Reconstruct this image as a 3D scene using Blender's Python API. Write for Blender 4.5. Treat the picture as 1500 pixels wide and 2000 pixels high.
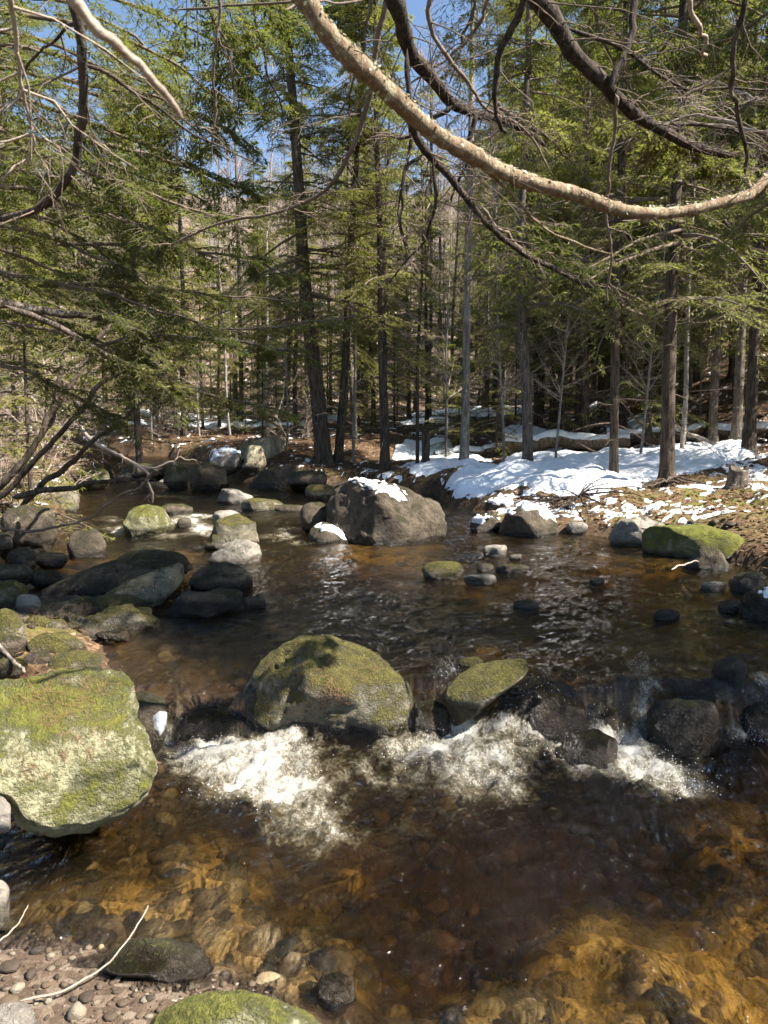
import bpy, math, random
import numpy as np
from mathutils import Vector, Matrix

for _o in list(bpy.data.objects):
    bpy.data.objects.remove(_o)
SC = bpy.context.scene
COL = SC.collection
R = math.radians

# ------------------------------------------------------------------ camera
CAM_H = 1.8
PITCH = math.atan(170 / 1500)          # camera tilted down a little
cam_d = bpy.data.cameras.new('camera')
cam_d.sensor_fit = 'HORIZONTAL'
cam_d.sensor_width = 36.0
cam_d.lens = 36.0
cam_d.clip_start = 0.05
cam_d.clip_end = 1000
cam_d.dof.use_dof = True
cam_d.dof.focus_distance = 7.0
cam_d.dof.aperture_fstop = 10.0
cam = bpy.data.objects.new('camera', cam_d)
cam.location = (0, 0, CAM_H)
cam.rotation_euler = (math.pi / 2 - PITCH, 0, 0)
COL.objects.link(cam)
SC.camera = cam

# ------------------------------------------------------------------ light
SUN_EL, SUN_AZ = 50.0, 110.0            # azimuth measured from +Y (view) towards +X (right)
world = bpy.data.worlds.new('World')
SC.world = world
world.use_nodes = True
wn = world.node_tree
wn.nodes.clear()
sky = wn.nodes.new('ShaderNodeTexSky')
sky.sky_type = 'NISHITA'
sky.sun_disc = False
sky.sun_elevation = R(SUN_EL)
sky.sun_rotation = R(SUN_AZ)
sky.altitude = 300
sky.air_density = 1.0
sky.dust_density = 0.4
sky.ozone_density = 2.0
bg = wn.nodes.new('ShaderNodeBackground')
bg.inputs['Strength'].default_value = 0.06
wo = wn.nodes.new('ShaderNodeOutputWorld')
wn.links.new(sky.outputs[0], bg.inputs[0])
wn.links.new(bg.outputs[0], wo.inputs[0])

sun_d = bpy.data.lights.new('sun', 'SUN')
sun_d.energy = 5.0
sun_d.angle = R(0.55)
sun_d.color = (1.0, 0.94, 0.85)
sun = bpy.data.objects.new('sun', sun_d)
_s = Vector((math.cos(R(SUN_EL)) * math.sin(R(SUN_AZ)), math.cos(R(SUN_EL)) * math.cos(R(SUN_AZ)), math.sin(R(SUN_EL))))
sun.rotation_euler = _s.to_track_quat('Z', 'Y').to_euler()
sun.location = _s * 40
COL.objects.link(sun)

SC.view_settings.view_transform = 'Standard'
SC.view_settings.look = 'None'
SC.view_settings.exposure = 1.95
SC.view_settings.gamma = 1.0
SC.view_settings.use_curve_mapping = False
SC.render.engine = 'CYCLES'
SC.cycles.use_denoising = True
SC.cycles.use_adaptive_sampling = True
SC.cycles.adaptive_threshold = 0.02
SC.cycles.max_bounces = 8
SC.cycles.diffuse_bounces = 2
SC.cycles.glossy_bounces = 3
SC.cycles.transmission_bounces = 6
SC.cycles.transparent_max_bounces = 12
SC.cycles.caustics_reflective = False
SC.cycles.caustics_refractive = False
SC.cycles.sample_clamp_indirect = 4.0

# ------------------------------------------------------------------ maths helpers
rng = np.random.default_rng(7)
random.seed(7)
_cp, _sp = math.cos(PITCH), math.sin(PITCH)

def ray(px, py):
    """direction of the view through a point of the 1500 x 2000 photograph, scaled so that y = 1"""
    a, b = (px - 750) / 1500, (1000 - py) / 1500
    d = np.array([a, _cp + b * _sp, -_sp + b * _cp])
    return d / d[1]

def at(px, py, D):
    return np.array([0, 0, CAM_H]) + ray(px, py) * D

def onz(px, py, z):
    d = ray(px, py)
    return np.array([0, 0, CAM_H]) + d * ((z - CAM_H) / d[2])

def _h(ix, iy, iz, seed):
    h = (ix.astype(np.int64) * 374761393 + iy.astype(np.int64) * 668265263 + iz.astype(np.int64) * 2147483647 + seed * 974711) & 0xFFFFFFFF
    h = ((h ^ (h >> 13)) * 1274126177) & 0xFFFFFFFF
    h = ((h ^ (h >> 16)) * 2246822519) & 0xFFFFFFFF
    return ((h ^ (h >> 15)) & 0xFFFFFF) / float(0xFFFFFF) * 2 - 1

def vnoise(x, y, z=None, seed=0):
    x = np.asarray(x, float); y = np.asarray(y, float)
    z = np.zeros_like(x) if z is None else np.asarray(z, float)
    ix, iy, iz = np.floor(x), np.floor(y), np.floor(z)
    fx, fy, fz = x - ix, y - iy, z - iz
    fx, fy, fz = [f * f * f * (f * (f * 6 - 15) + 10) for f in (fx, fy, fz)]
    r = 0
    for dx in (0, 1):
        wx = fx if dx else 1 - fx
        for dy in (0, 1):
            wy = fy if dy else 1 - fy
            for dz in (0, 1):
                wz = fz if dz else 1 - fz
                r = r + _h(ix + dx, iy + dy, iz + dz, seed) * wx * wy * wz
    return r

def fbm(x, y, z=None, seed=0, o=4, gain=0.5):
    s, a, f = 0, 1.0, 1.0
    for i in range(o):
        s = s + a * vnoise(x * f, y * f, None if z is None else z * f, seed + i * 17)
        a *= gain; f *= 2.03
    return s

def sstep(a, b, x):
    t = np.clip((np.asarray(x, float) - a) / (b - a), 0, 1)
    return t * t * (3 - 2 * t)

def poly_sd(P, x, y):
    """signed distance to polygon P, positive inside"""
    P = np.asarray(P, float)
    d2 = np.full(x.shape, 1e9); ins = np.zeros(x.shape, bool)
    for i in range(len(P)):
        ax, ay = P[i]; bx, by = P[(i + 1) % len(P)]
        ex, ey = bx - ax, by - ay
        t = np.clip(((x - ax) * ex + (y - ay) * ey) / (ex * ex + ey * ey + 1e-12), 0, 1)
        d2 = np.minimum(d2, (x - ax - t * ex) ** 2 + (y - ay - t * ey) ** 2)
        if ay != by:
            c = ((ay > y) != (by > y)) & (x < (bx - ax) * (y - ay) / (by - ay) + ax)
            ins ^= c
    d = np.sqrt(d2)
    return np.where(ins, d, -d)

# ------------------------------------------------------------------ mesh helpers
def mesh(name, V, F, smooth=True, mat=None):
    V = np.ascontiguousarray(V, dtype=np.float32); F = np.ascontiguousarray(F, dtype=np.int32)
    me = bpy.data.meshes.new(name)
    n, k = F.shape
    me.vertices.add(len(V)); me.vertices.foreach_set('co', V.ravel())
    me.loops.add(n * k); me.loops.foreach_set('vertex_index', F.ravel())
    me.polygons.add(n)
    me.polygons.foreach_set('loop_start', np.arange(0, n * k, k, dtype=np.int32))
    me.polygons.foreach_set('loop_total', np.full(n, k, dtype=np.int32))
    me.polygons.foreach_set('use_smooth', np.full(n, smooth, dtype=bool))
    me.update(calc_edges=True)
    if mat: me.materials.append(mat)
    return me

def fattr(me, name, arr):
    a = me.attributes.new(name, 'FLOAT', 'POINT')
    a.data.foreach_set('value', np.ascontiguousarray(arr, dtype=np.float32))

def obj(name, me, parent=None, label=None, cat=None, group=None, kind=None, loc=None):
    o = bpy.data.objects.new(name, me)
    COL.objects.link(o)
    if parent is not None: o.parent = parent
    if label: o['label'] = label
    if cat: o['category'] = cat
    if group: o['group'] = group
    if kind: o['kind'] = kind
    if loc is not None: o.location = loc
    return o

def merge(parts):
    vs, fs, n = [], [], 0
    for V, F in parts:
        if len(V) == 0: continue
        vs.append(V); fs.append(F + n); n += len(V)
    return np.concatenate(vs), np.concatenate(fs)

def norm(v):
    return v / (np.linalg.norm(v, axis=-1, keepdims=True) + 1e-9)

def tubes(P, rad, s=5):
    """P (T,k,3) polylines, rad (T,k): one open tube each -> V, F (quads)"""
    P = np.asarray(P, float); rad = np.asarray(rad, float)
    T, k, _ = P.shape
    t = np.empty_like(P)
    t[:, 1:-1] = P[:, 2:] - P[:, :-2]; t[:, 0] = P[:, 1] - P[:, 0]; t[:, -1] = P[:, -1] - P[:, -2]
    t = norm(t)
    ch = norm(P[:, -1] - P[:, 0])
    ref = np.where(np.abs(ch[:, 2:3]) < 0.8, np.array([[0, 0, 1.0]]), np.array([[1.0, 0.13, 0]]))[:, None, :]
    n = norm(np.cross(t, ref)); b = np.cross(t, n)
    a = np.arange(s) * 2 * math.pi / s
    V = P[:, :, None, :] + rad[:, :, None, None] * (np.cos(a)[None, None, :, None] * n[:, :, None, :] + np.sin(a)[None, None, :, None] * b[:, :, None, :])
    V = V.reshape(-1, 3)
    i = np.arange(T)[:, None, None] * k * s; j = np.arange(k - 1)[None, :, None] * s; q = np.arange(s)[None, None, :]
    q2 = (q + 1) % s
    F = np.stack([i + j + q, i + j + q2, i + j + s + q2, i + j + s + q], -1).reshape(-1, 4)
    return V, F

def smooth_path(C, n):
    """Catmull-Rom through control points C (m, d) -> (n, d)"""
    C = np.asarray(C, float)
    E = np.vstack([2 * C[0] - C[1], C, 2 * C[-1] - C[-2]])
    u = np.linspace(0, len(C) - 1 - 1e-6, n); i = u.astype(int); f = (u - i)[:, None]
    p0, p1, p2, p3 = E[i], E[i + 1], E[i + 2], E[i + 3]
    return 0.5 * (2 * p1 + (p2 - p0) * f + (2 * p0 - 5 * p1 + 4 * p2 - p3) * f ** 2 + (3 * p1 - p0 - 3 * p2 + p3) * f ** 3)

_ICO = {}
def ico(sub):
    if sub not in _ICO:
        import bmesh
        bm = bmesh.new(); bmesh.ops.create_icosphere(bm, subdivisions=sub, radius=1.0)
        bm.verts.ensure_lookup_table()
        V = np.array([v.co[:] for v in bm.verts]); F = np.array([[v.index for v in f.verts] for f in bm.faces])
        bm.free(); _ICO[sub] = (V, F)
    return _ICO[sub]

# ------------------------------------------------------------------ material helper
class M:
    def __init__(self, name):
        self.m = bpy.data.materials.new(name); self.m.use_nodes = True
        self.t = self.m.node_tree; self.t.nodes.clear()
        self.out = self.t.nodes.new('ShaderNodeOutputMaterial')
    def n(self, typ, ins=None, **kw):
        nd = self.t.nodes.new('ShaderNode' + typ)
        for k, v in kw.items(): setattr(nd, k, v)
        for k, v in (ins or {}).items(): self.set(nd.inputs[k], v)
        return nd
    def set(self, sock, v):
        if isinstance(v, bpy.types.NodeSocket): self.t.links.new(v, sock)
        elif isinstance(v, (tuple, list)) and len(v) == 3 and sock.type == 'RGBA': sock.default_value = (*v, 1)
        else: sock.default_value = v
    def math(self, op, a, b=0.0, c=0.0, clamp=False):
        nd = self.t.nodes.new('ShaderNodeMath'); nd.operation = op; nd.use_clamp = clamp
        self.set(nd.inputs[0], a); self.set(nd.inputs[1], b); self.set(nd.inputs[2], c)
        return nd.outputs[0]
    def pos(self): return self.n('NewGeometry').outputs['Position']
    def ocoord(self): return self.n('TexCoord').outputs['Object']
    def scale(self, v, s):
        nd = self.n('Mapping', {'Vector': v}); nd.inputs['Scale'].default_value = s
        return nd.outputs[0]
    def noise(self, v, sc, det=4, rough=0.55, dist=0.0):
        return self.n('TexNoise', {'Vector': v, 'Scale': sc, 'Detail': det, 'Roughness': rough, 'Distortion': dist}).outputs[0]
    def vor(self, v, sc, out='Distance', feature='F1'):
        return self.n('TexVoronoi', {'Vector': v, 'Scale': sc}, feature=feature).outputs[out]
    def ramp(self, f, stops):
        nd = self.n('ValToRGB', {'Fac': f}); e = nd.color_ramp.elements
        while len(e) < len(stops): e.new(0.5)
        for el, (p, c) in zip(e, stops):
            el.position = p; el.color = (*c, 1) if isinstance(c, tuple) else (c, c, c, 1)
        return nd.outputs[0]
    def step(self, f, a, b):
        return self.n('MapRange', {'Value': f, 'From Min': a, 'From Max': b}, interpolation_type='SMOOTHSTEP').outputs[0]
    def mix(self, f, a, b, mode='MIX'):
        nd = self.n('Mix', data_type='RGBA', blend_type=mode)
        self.set(nd.inputs[0], f); self.set(nd.inputs[6], a); self.set(nd.inputs[7], b)
        return nd.outputs[2]
    def bump(self, h, dist, strength=1.0, normal=None):
        nd = self.n('Bump', {'Height': h, 'Distance': dist, 'Strength': strength})
        if normal is not None: self.set(nd.inputs['Normal'], normal)
        return nd.outputs[0]
    def pbsdf(self, col, rough=0.85, normal=None, spec=0.3, **ins):
        d = {'Base Color': col, 'Roughness': rough, 'Specular IOR Level': spec}
        d.update(ins)
        nd = self.n('BsdfPrincipled', d)
        if normal is not None: self.set(nd.inputs['Normal'], normal)
        return nd.outputs[0]
    def mixs(self, f, a, b):
        nd = self.t.nodes.new('ShaderNodeMixShader')
        self.set(nd.inputs[0], f); self.t.links.new(a, nd.inputs[1]); self.t.links.new(b, nd.inputs[2])
        return nd.outputs[0]
    def done(self, s):
        self.t.links.new(s, self.out.inputs['Surface']); return self.m
# ------------------------------------------------------------------ materials
def mat_ground():
    k = M('leaf_litter'); p = k.pos()
    big = k.noise(p, 0.35, 4); cell = k.vor(p, 38, 'Color')
    fine = k.noise(p, 9, 6, 0.7)
    sep = k.n('SeparateColor', {'Color': cell})
    c = k.ramp(sep.outputs[0], [(0, (.052, .028, .015)), (.35, (.11, .058, .028)), (.7, (.19, .115, .06)), (1, (.27, .19, .115))])
    c = k.mix(k.step(fine, .35, .7), c, (.045, .028, .017))
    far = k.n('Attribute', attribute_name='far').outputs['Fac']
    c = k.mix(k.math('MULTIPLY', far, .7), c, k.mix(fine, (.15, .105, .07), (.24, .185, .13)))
    moss = k.n('Attribute', attribute_name='moss').outputs['Fac']
    mf = k.math('MULTIPLY', moss, k.step(k.noise(p, 2.2, 5, .65), .42, .6), clamp=True)
    c = k.mix(mf, c, k.mix(fine, (.05, .06, .012), (.16, .15, .03)))
    h = k.math('ADD', k.math('MULTIPLY', sep.outputs[1], .5), fine)
    return k.done(k.pbsdf(c, .9, k.bump(h, .03), .2))

def mat_bed():
    k = M('stream_bed'); p = k.pos()
    n1 = k.noise(p, 2.4, 6, .62, .6); n2 = k.noise(p, 11, 6, .7, .2); cell = k.vor(p, 26, 'Color')
    sep = k.n('SeparateColor', {'Color': cell})
    grav = k.ramp(sep.outputs[0], [(0, (.05, .035, .025)), (.5, (.13, .09, .06)), (.8, (.24, .18, .13)), (1, (.4, .33, .26))])
    sandc = k.mix(k.step(n2, .3, .7), (.28, .165, .06), (.68, .46, .21))
    sand = k.n('Attribute', attribute_name='sand').outputs['Fac']
    sf = k.step(k.math('ADD', sand, k.math('MULTIPLY', k.math('SUBTRACT', n1, .5), 1.7)), .22, .6)
    dark = k.mix(n2, (.02, .013, .007), (.11, .065, .03))
    c = k.mix(sf, dark, sandc)
    g = k.n('Attribute', attribute_name='gravel').outputs['Fac']
    gr2 = k.mix(.3, k.mix(n2, (.035, .022, .013), (.12, .08, .05)), grav)
    c = k.mix(g, c, gr2)
    h = k.math('ADD', n2, k.math('MULTIPLY', sep.outputs[1], .35))
    return k.done(k.pbsdf(c, .75, k.bump(h, .03), .3))

def mat_water():
    k = M('stream_water'); p = k.pos()
    mp = k.n('Mapping', {'Vector': p}); mp.inputs['Rotation'].default_value = (0, 0, .6); mp.inputs['Scale'].default_value = (1.25, .5, 1.0); v1 = mp.outputs[0]
    n1 = k.noise(v1, 3.6, 3, .55, 1.2); n2 = k.noise(v1, 13, 4, .6, 1.6); n3 = k.noise(p, 60, 3, .6, .8)
    h = k.math('ADD', k.math('ADD', k.math('MULTIPLY', n1, 1.6), k.math('MULTIPLY', n2, .8)), k.math('MULTIPLY', k.math('MULTIPLY', n3, k.step(n1, .42, .6)), .55))
    rough = k.n('Attribute', attribute_name='rough').outputs['Fac']
    nb = k.n('Bump', {'Height': h, 'Distance': .05, 'Strength': rough}).outputs[0]
    fr = k.n('Fresnel', {'IOR': 1.33, 'Normal': nb}).outputs[0]
    tr = k.n('BsdfTransparent', {'Color': (1, 1, 1)}).outputs[0]
    rf = k.n('BsdfRefraction', {'Color': (1, 1, 1), 'Roughness': 0.0, 'IOR': 1.33, 'Normal': nb}).outputs[0]
    gl = k.n('BsdfGlossy', {'Color': (1, 1, 1), 'Roughness': .045, 'Normal': nb}).outputs[0]
    w = k.mixs(fr, k.mixs(.4, tr, rf), gl)
    foam = k.n('Attribute', attribute_name='foam').outputs['Fac']
    vf = k.scale(p, (1.0, .6, .6))
    fa = k.noise(vf, 7, 9, .72, .35); fb = k.noise(p, 55, 5, .75, .3); fcn = k.noise(p, 170, 3, .75)
    s = k.math('ADD', k.math('MULTIPLY', foam, 1.05), k.math('MULTIPLY', k.math('SUBTRACT', fa, .5), 2.1))
    s = k.math('ADD', s, k.math('MULTIPLY', k.math('SUBTRACT', fb, .5), 1.15))
    s = k.math('ADD', s, k.math('MULTIPLY', k.math('SUBTRACT', fcn, .5), .5))
    fall = k.n('Attribute', attribute_name='fall').outputs['Fac']
    st = k.noise(k.scale(p, (1.0, .05, .05)), 42, 4, .7, .3)
    fl = k.math('MULTIPLY', fall, k.step(k.math('ADD', st, k.math('MULTIPLY', k.math('SUBTRACT', fb, .5), .3)), .50, .66))
    ff = k.math('MULTIPLY', k.math('MULTIPLY', k.step(s, .32, 1.4), k.step(foam, .05, .3)), .95)
    ff = k.math('MAXIMUM', ff, k.math('MULTIPLY', fl, .5))
    fc = k.mix(k.step(s, .45, 1.35), (.34, .28, .15), (.80, .78, .71))
    fh = k.math('ADD', k.math('MULTIPLY', fa, .6), k.math('ADD', k.math('MULTIPLY', fb, .45), k.math('MULTIPLY', fcn, .25)))
    fd = k.pbsdf(fc, .4, k.bump(fh, .03), .4)
    fbsdf = k.mixs(.3, fd, k.n('BsdfTranslucent', {'Color': fc}).outputs[0])
    k.done(k.mixs(ff, w, fbsdf))
    ab = k.n('VolumeAbsorption', {'Color': (.61, .50, .03), 'Density': 3.1})
    k.t.links.new(ab.outputs[0], k.out.inputs['Volume'])
    return k.m

def mat_rock(name, c1, c2, moss, mosscol, lich, scale=1.0, wet=True, nzw=.55):
    k = M(name); p = k.pos(); oi = k.n('ObjectInfo').outputs['Random']
    off = k.n('VectorMath', {0: p, 1: (0, 0, 0)}, operation='ADD')
    cmb = k.n('CombineXYZ', {'X': k.math('MULTIPLY', oi, 31.0), 'Y': k.math('MULTIPLY', oi, 17.0)}).outputs[0]
    k.set(off.inputs[1], cmb); q = off.outputs[0]
    n1 = k.noise(q, 3.2 / scale, 6, .62); n2 = k.noise(q, 14 / scale, 6, .7); n3 = k.noise(q, 70 / scale, 4, .7)
    sp = k.vor(q, 60 / scale, 'Distance')
    c = k.mix(k.step(n1, .3, .7), c1, c2)
    c = k.mix(k.step(n2, .5, .72), c, tuple(x * .45 for x in c1))
    c = k.mix(k.math('MULTIPLY', k.step(n3, .52, .75), .5), c, tuple(min(1, x * 1.8) for x in c2))
    # pale crusty lichen
    lf = k.math('MULTIPLY', k.step(k.math('ADD', k.noise(q, 9 / scale, 7, .68, .9), k.math('MULTIPLY', k.math('SUBTRACT', n3, .5), .35)), .66 - lich * .16, .74 - lich * .14), .85)
    c = k.mix(lf, c, k.mix(n2, (.26, .255, .17), (.44, .42, .29)))
    # moss grows on what faces up
    nz = k.n('SeparateXYZ', {'Vector': k.n('NewGeometry').outputs['Normal']}).outputs[2]
    mm = k.math('ADD', k.math('MULTIPLY', nz, nzw), k.math('MULTIPLY', k.noise(q, 2.6 / scale, 6, .68, .3), 1.2))
    mm = k.math('ADD', mm, k.math('ADD', k.math('MULTIPLY', n2, .55), k.math('MULTIPLY', k.math('SUBTRACT', n3, .5), .5)))
    th = 1.72 - (.55 - nzw) * .6 - moss * .95
    mf = k.step(mm, th, th + .26)
    mc = k.mix(k.step(n2, .3, .7), tuple(x * .35 for x in mosscol), mosscol)
    mc = k.mix(k.math('MULTIPLY', k.step(n3, .5, .8), .6), mc, (.34, .30, .09))
    c = k.mix(mf, c, mc)
    # wet stone close to the running water
    z = k.n('SeparateXYZ', {'Vector': p}).outputs[2]
    lv = k.n('Attribute', attribute_name='level', attribute_type='OBJECT').outputs['Fac']
    wf = k.math('SUBTRACT', 1.0, k.step(k.math('SUBTRACT', k.math('SUBTRACT', z, lv), k.math('MULTIPLY', k.math('SUBTRACT', n1, .4), .16)), .015, .07))
    if not wet: wf = 0.0
    c = k.mix(wf, c, k.mix(1.0, c, (.30, .28, .25), 'MULTIPLY'))
    rr = k.math('SUBTRACT', .88, k.math('MULTIPLY', wf, .62))
    h = k.math('ADD', k.math('MULTIPLY', n2, 1.0), k.math('ADD', k.math('MULTIPLY', n3, .4), k.math('MULTIPLY', mf, k.math('MULTIPLY', n3, 1.0))))
    h = k.math('ADD', h, k.math('MULTIPLY', n1, 1.5))
    return k.done(k.pbsdf(c, rr, k.bump(h, .035 * scale), .35))

def mat_bark(name, c1, c2, sc=1.0, lich=0.0, lcol=(.45, .45, .36)):
    k = M(name); p = k.ocoord()
    q = k.scale(p, (1, 1, .16))
    n1 = k.noise(q, 22 * sc, 5, .65, .4); n2 = k.noise(p, 40 * sc, 5, .7); n3 = k.noise(p, 2.0 * sc, 4)
    c = k.mix(k.step(n1, .36, .62), c1, c2)
    c = k.mix(k.math('MULTIPLY', n3, .5), c, tuple(x * .55 for x in c1))
    if lich:
        lf = k.step(k.math('ADD', k.noise(p, 9 * sc, 6, .7), k.math('MULTIPLY', n2, .35)), .82 - lich * .3, .92 - lich * .25)
        c = k.mix(lf, c, k.mix(n2, lcol, tuple(x * .7 for x in lcol)))
    h = k.math('ADD', n1, k.math('MULTIPLY', n2, .4))
    return k.done(k.pbsdf(c, .9, k.bump(h, .03 / sc), .2))

def mat_leaf(name, c1, c2, tr=.4):
    k = M(name)
    g = k.n('NewGeometry'); oi = k.n('ObjectInfo').outputs['Random']
    f = k.math('ADD', k.math('MULTIPLY', g.outputs['Random Per Island'], .7), k.math('MULTIPLY', oi, .3))
    c = k.mix(f, c1, c2)
    d = k.pbsdf(c, .6, None, .3)
    t = k.n('BsdfTranslucent', {'Color': k.mix(.5, c, (.20, .24, .03))}).outputs[0]
    return k.done(k.mixs(tr, d, t))

def mat_plain(name, c1, c2, sc=20, rough=.9, bump=.01):
    k = M(name); p = k.ocoord(); n = k.noise(p, sc, 5, .65)
    return k.done(k.pbsdf(k.mix(n, c1, c2), rough, k.bump(n, bump), .25))

def mat_snow():
    k = M('snow'); p = k.pos()
    n = k.noise(p, 18, 5, .6); n2 = k.noise(p, 1.6, 4); n3 = k.noise(p, 140, 3, .7)
    c = k.mix(k.step(n2, .55, .85), (.82, .84, .86), (.62, .61, .58))
    dn = k.step(k.noise(p, 38, 5, .8), .60, .70)
    c = k.mix(k.math('MULTIPLY', dn, k.math('MULTIPLY', n2, .8)), c, (.2, .15, .1))
    h = k.math('ADD', k.math('MULTIPLY', n2, 2.0), k.math('ADD', k.math('MULTIPLY', n, .35), k.math('MULTIPLY', n3, .05)))
    return k.done(k.pbsdf(c, .6, k.bump(h, .05), .3))

MT = {
    'ground': mat_ground(), 'bed': mat_bed(), 'water': mat_water(), 'snow': mat_snow(),
    'mossy': mat_rock('mossy_boulder', (.11, .10, .075), (.215, .185, .12), .78, (.12, .105, .022), .3, nzw=.4),
    'pale': mat_rock('pale_lichen_boulder', (.165, .155, .085), (.345, .325, .19), .73, (.175, .175, .027), .55, nzw=.25),
    'dark': mat_rock('dark_stream_stone', (.04, .031, .02), (.115, .09, .06), .55, (.055, .052, .012), .05),
    'tan': mat_rock('tan_stone', (.20, .165, .10), (.44, .38, .25), .3, (.14, .135, .03), .5),
    'slab': mat_rock('banded_slab', (.08, .07, .045), (.22, .19, .13), .55, (.07, .07, .016), .35),
    'grey': mat_rock('grey_stone', (.13, .115, .095), (.29, .26, .21), .25, (.10, .095, .02), .35),
    'green': mat_rock('green_moss_block', (.15, .13, .07), (.26, .24, .13), 1.0, (.20, .205, .028), .3),
    'bark': mat_bark('hemlock_bark', (.036, .026, .019), (.125, .095, .07), 1.0, .15, (.2, .19, .13)),
    'bark_black': mat_bark('dark_limb_bark', (.022, .016, .012), (.085, .065, .05), 2.5),
    'bark_pale': mat_bark('pale_bark', (.14, .12, .10), (.36, .32, .27), 1.0, .35),
    'bark_grey': mat_bark('grey_bark', (.06, .048, .037), (.18, .145, .115), 1.2, .2),
    'lichen_limb': mat_bark('lichen_limb', (.15, .10, .06), (.27, .20, .125), 4.0, .40, (.42, .38, .25)),
    'twig': mat_plain('twig_bark', (.07, .05, .036), (.21, .16, .12), 30),
    'twig_pale': mat_plain('pale_twig', (.19, .145, .11), (.42, .34, .27), 30),
    'deadwood': mat_bark('dead_wood', (.13, .085, .05), (.33, .24, .16), 1.4, .2),
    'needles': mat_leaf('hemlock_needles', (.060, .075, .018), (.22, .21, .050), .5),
    'needles_lit': mat_leaf('sunlit_hemlock_needles', (.11, .125, .022), (.33, .31, .060), .55),  # brighter, yellower copy of the needles: sunlight put into the colour
    'needles_dark': mat_leaf('shaded_hemlock_needles', (.028, .042, .010), (.105, .12, .024), .5),  # darker copy of the needles: shade painted into the colour of overhanging boughs
    'straw': mat_plain('dead_needles', (.15, .075, .035), (.33, .20, .11), 40),
    'leaf_dead': mat_leaf('dead_leaves', (.075, .038, .02), (.22, .13, .075), .2),
    'ice': None,
}
# ------------------------------------------------------------------ the lie of the land
UP = 0.28
def level(x, y):
    x = np.asarray(x, float); y = np.asarray(y, float)
    edge = 4.24 + .05 * np.sin(x * 2.3 + 1) + .05 * np.sin(x * 5.1) + .08 * sstep(.3, 2.2, x)
    return UP * sstep(edge - .04, edge + .17, y) + .10 * sstep(9.6, 11.4, y) * sstep(.9, .1, x) + .42 * sstep(19.5, 21.4, y - .25 * (x + 4)) + .012 * np.clip(y - 22, 0, 60)

def w2(px, py, z):
    q = onz(px, py, z); return (q[0], q[1])
CH = [(1.2, -3), (-.05, .6), w2(620, 2010, 0), w2(520, 1950, 0), w2(420, 1905, 0), w2(200, 1870, 0), w2(0, 1830, 0), (-2.2, 2.3), (-2.6, 2.8),
      w2(-60, 1600, 0), w2(120, 1560, 0), w2(250, 1500, 0), w2(310, 1420, .1), w2(270, 1330, UP), w2(195, 1275, UP), w2(180, 1240, UP),
      w2(40, 1195, UP), w2(10, 1120, UP), w2(40, 1080, UP), w2(90, 1040, .3), w2(130, 990, .34), w2(150, 950, .36), w2(225, 938, .40), w2(245, 918, .6),
      w2(200, 902, .78), w2(60, 897, .8), (-24, 27), (-30, 31), (-30, 35), (-18, 29), w2(200, 888, .85), w2(330, 890, .85), w2(410, 900, .78), w2(490, 914, .7),
      w2(480, 930, .5), w2(520, 942, .42), w2(600, 946, .4), w2(690, 945, .38), w2(850, 960, .36), w2(880, 985, .34), w2(935, 990, .32), w2(930, 1032, .3),
      w2(1000, 1038, UP), w2(1100, 1041, UP), w2(1200, 1050, UP), w2(1300, 1070, UP), w2(1400, 1086, UP), w2(1450, 1104, UP), w2(1500, 1138, UP),
      w2(1560, 1180, UP), (3.4, 5.2), (3.3, 4.4), (3.6, 2.5), (3.8, -3)]

GRAVEL = [w2(-200, 1800, 0), w2(60, 1760, 0), w2(200, 1850, 0), w2(420, 1900, 0), w2(560, 1950, 0), (0.1, 1.6), (0, .4), (-3, .4)]
SANDS = [(1270, 1800, .34, 1.0), (1330, 1950, .38, 1.0), (1100, 1880, .30, .8), (380, 1650, .3, 1.0), (330, 1770, .4, 1.0), (1180, 1760, .35, .9), (1420, 1830, .4, .9), (1200, 1960, .35, .9), (1100, 1700, .2, .6), (900, 1980, .25, .8), (450, 1800, .30, .9), (150, 1720, .35, .7), (1000, 1960, .3, .8),
         (1420, 1530, .3, .6), (680, 1600, .16, .6), (900, 1650, .3, .4), (600, 1860, .3, .6), (1460, 1720, .3, .8), (600, 1200, .5, .6), (420, 1205, .4, .7), (1000, 1250, .8, .6), (1250, 1250, .7, .6), (730, 1075, .9, .9), (1250, 1100, .8, .5), (300, 1100, .8, .7), (900, 1160, .8, .5), (1350, 1200, .5, .8)]
SANDW = [(onz(a, b, 0 if b > 1420 else UP - .1)[:2], r, s) for a, b, r, s in SANDS]

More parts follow.
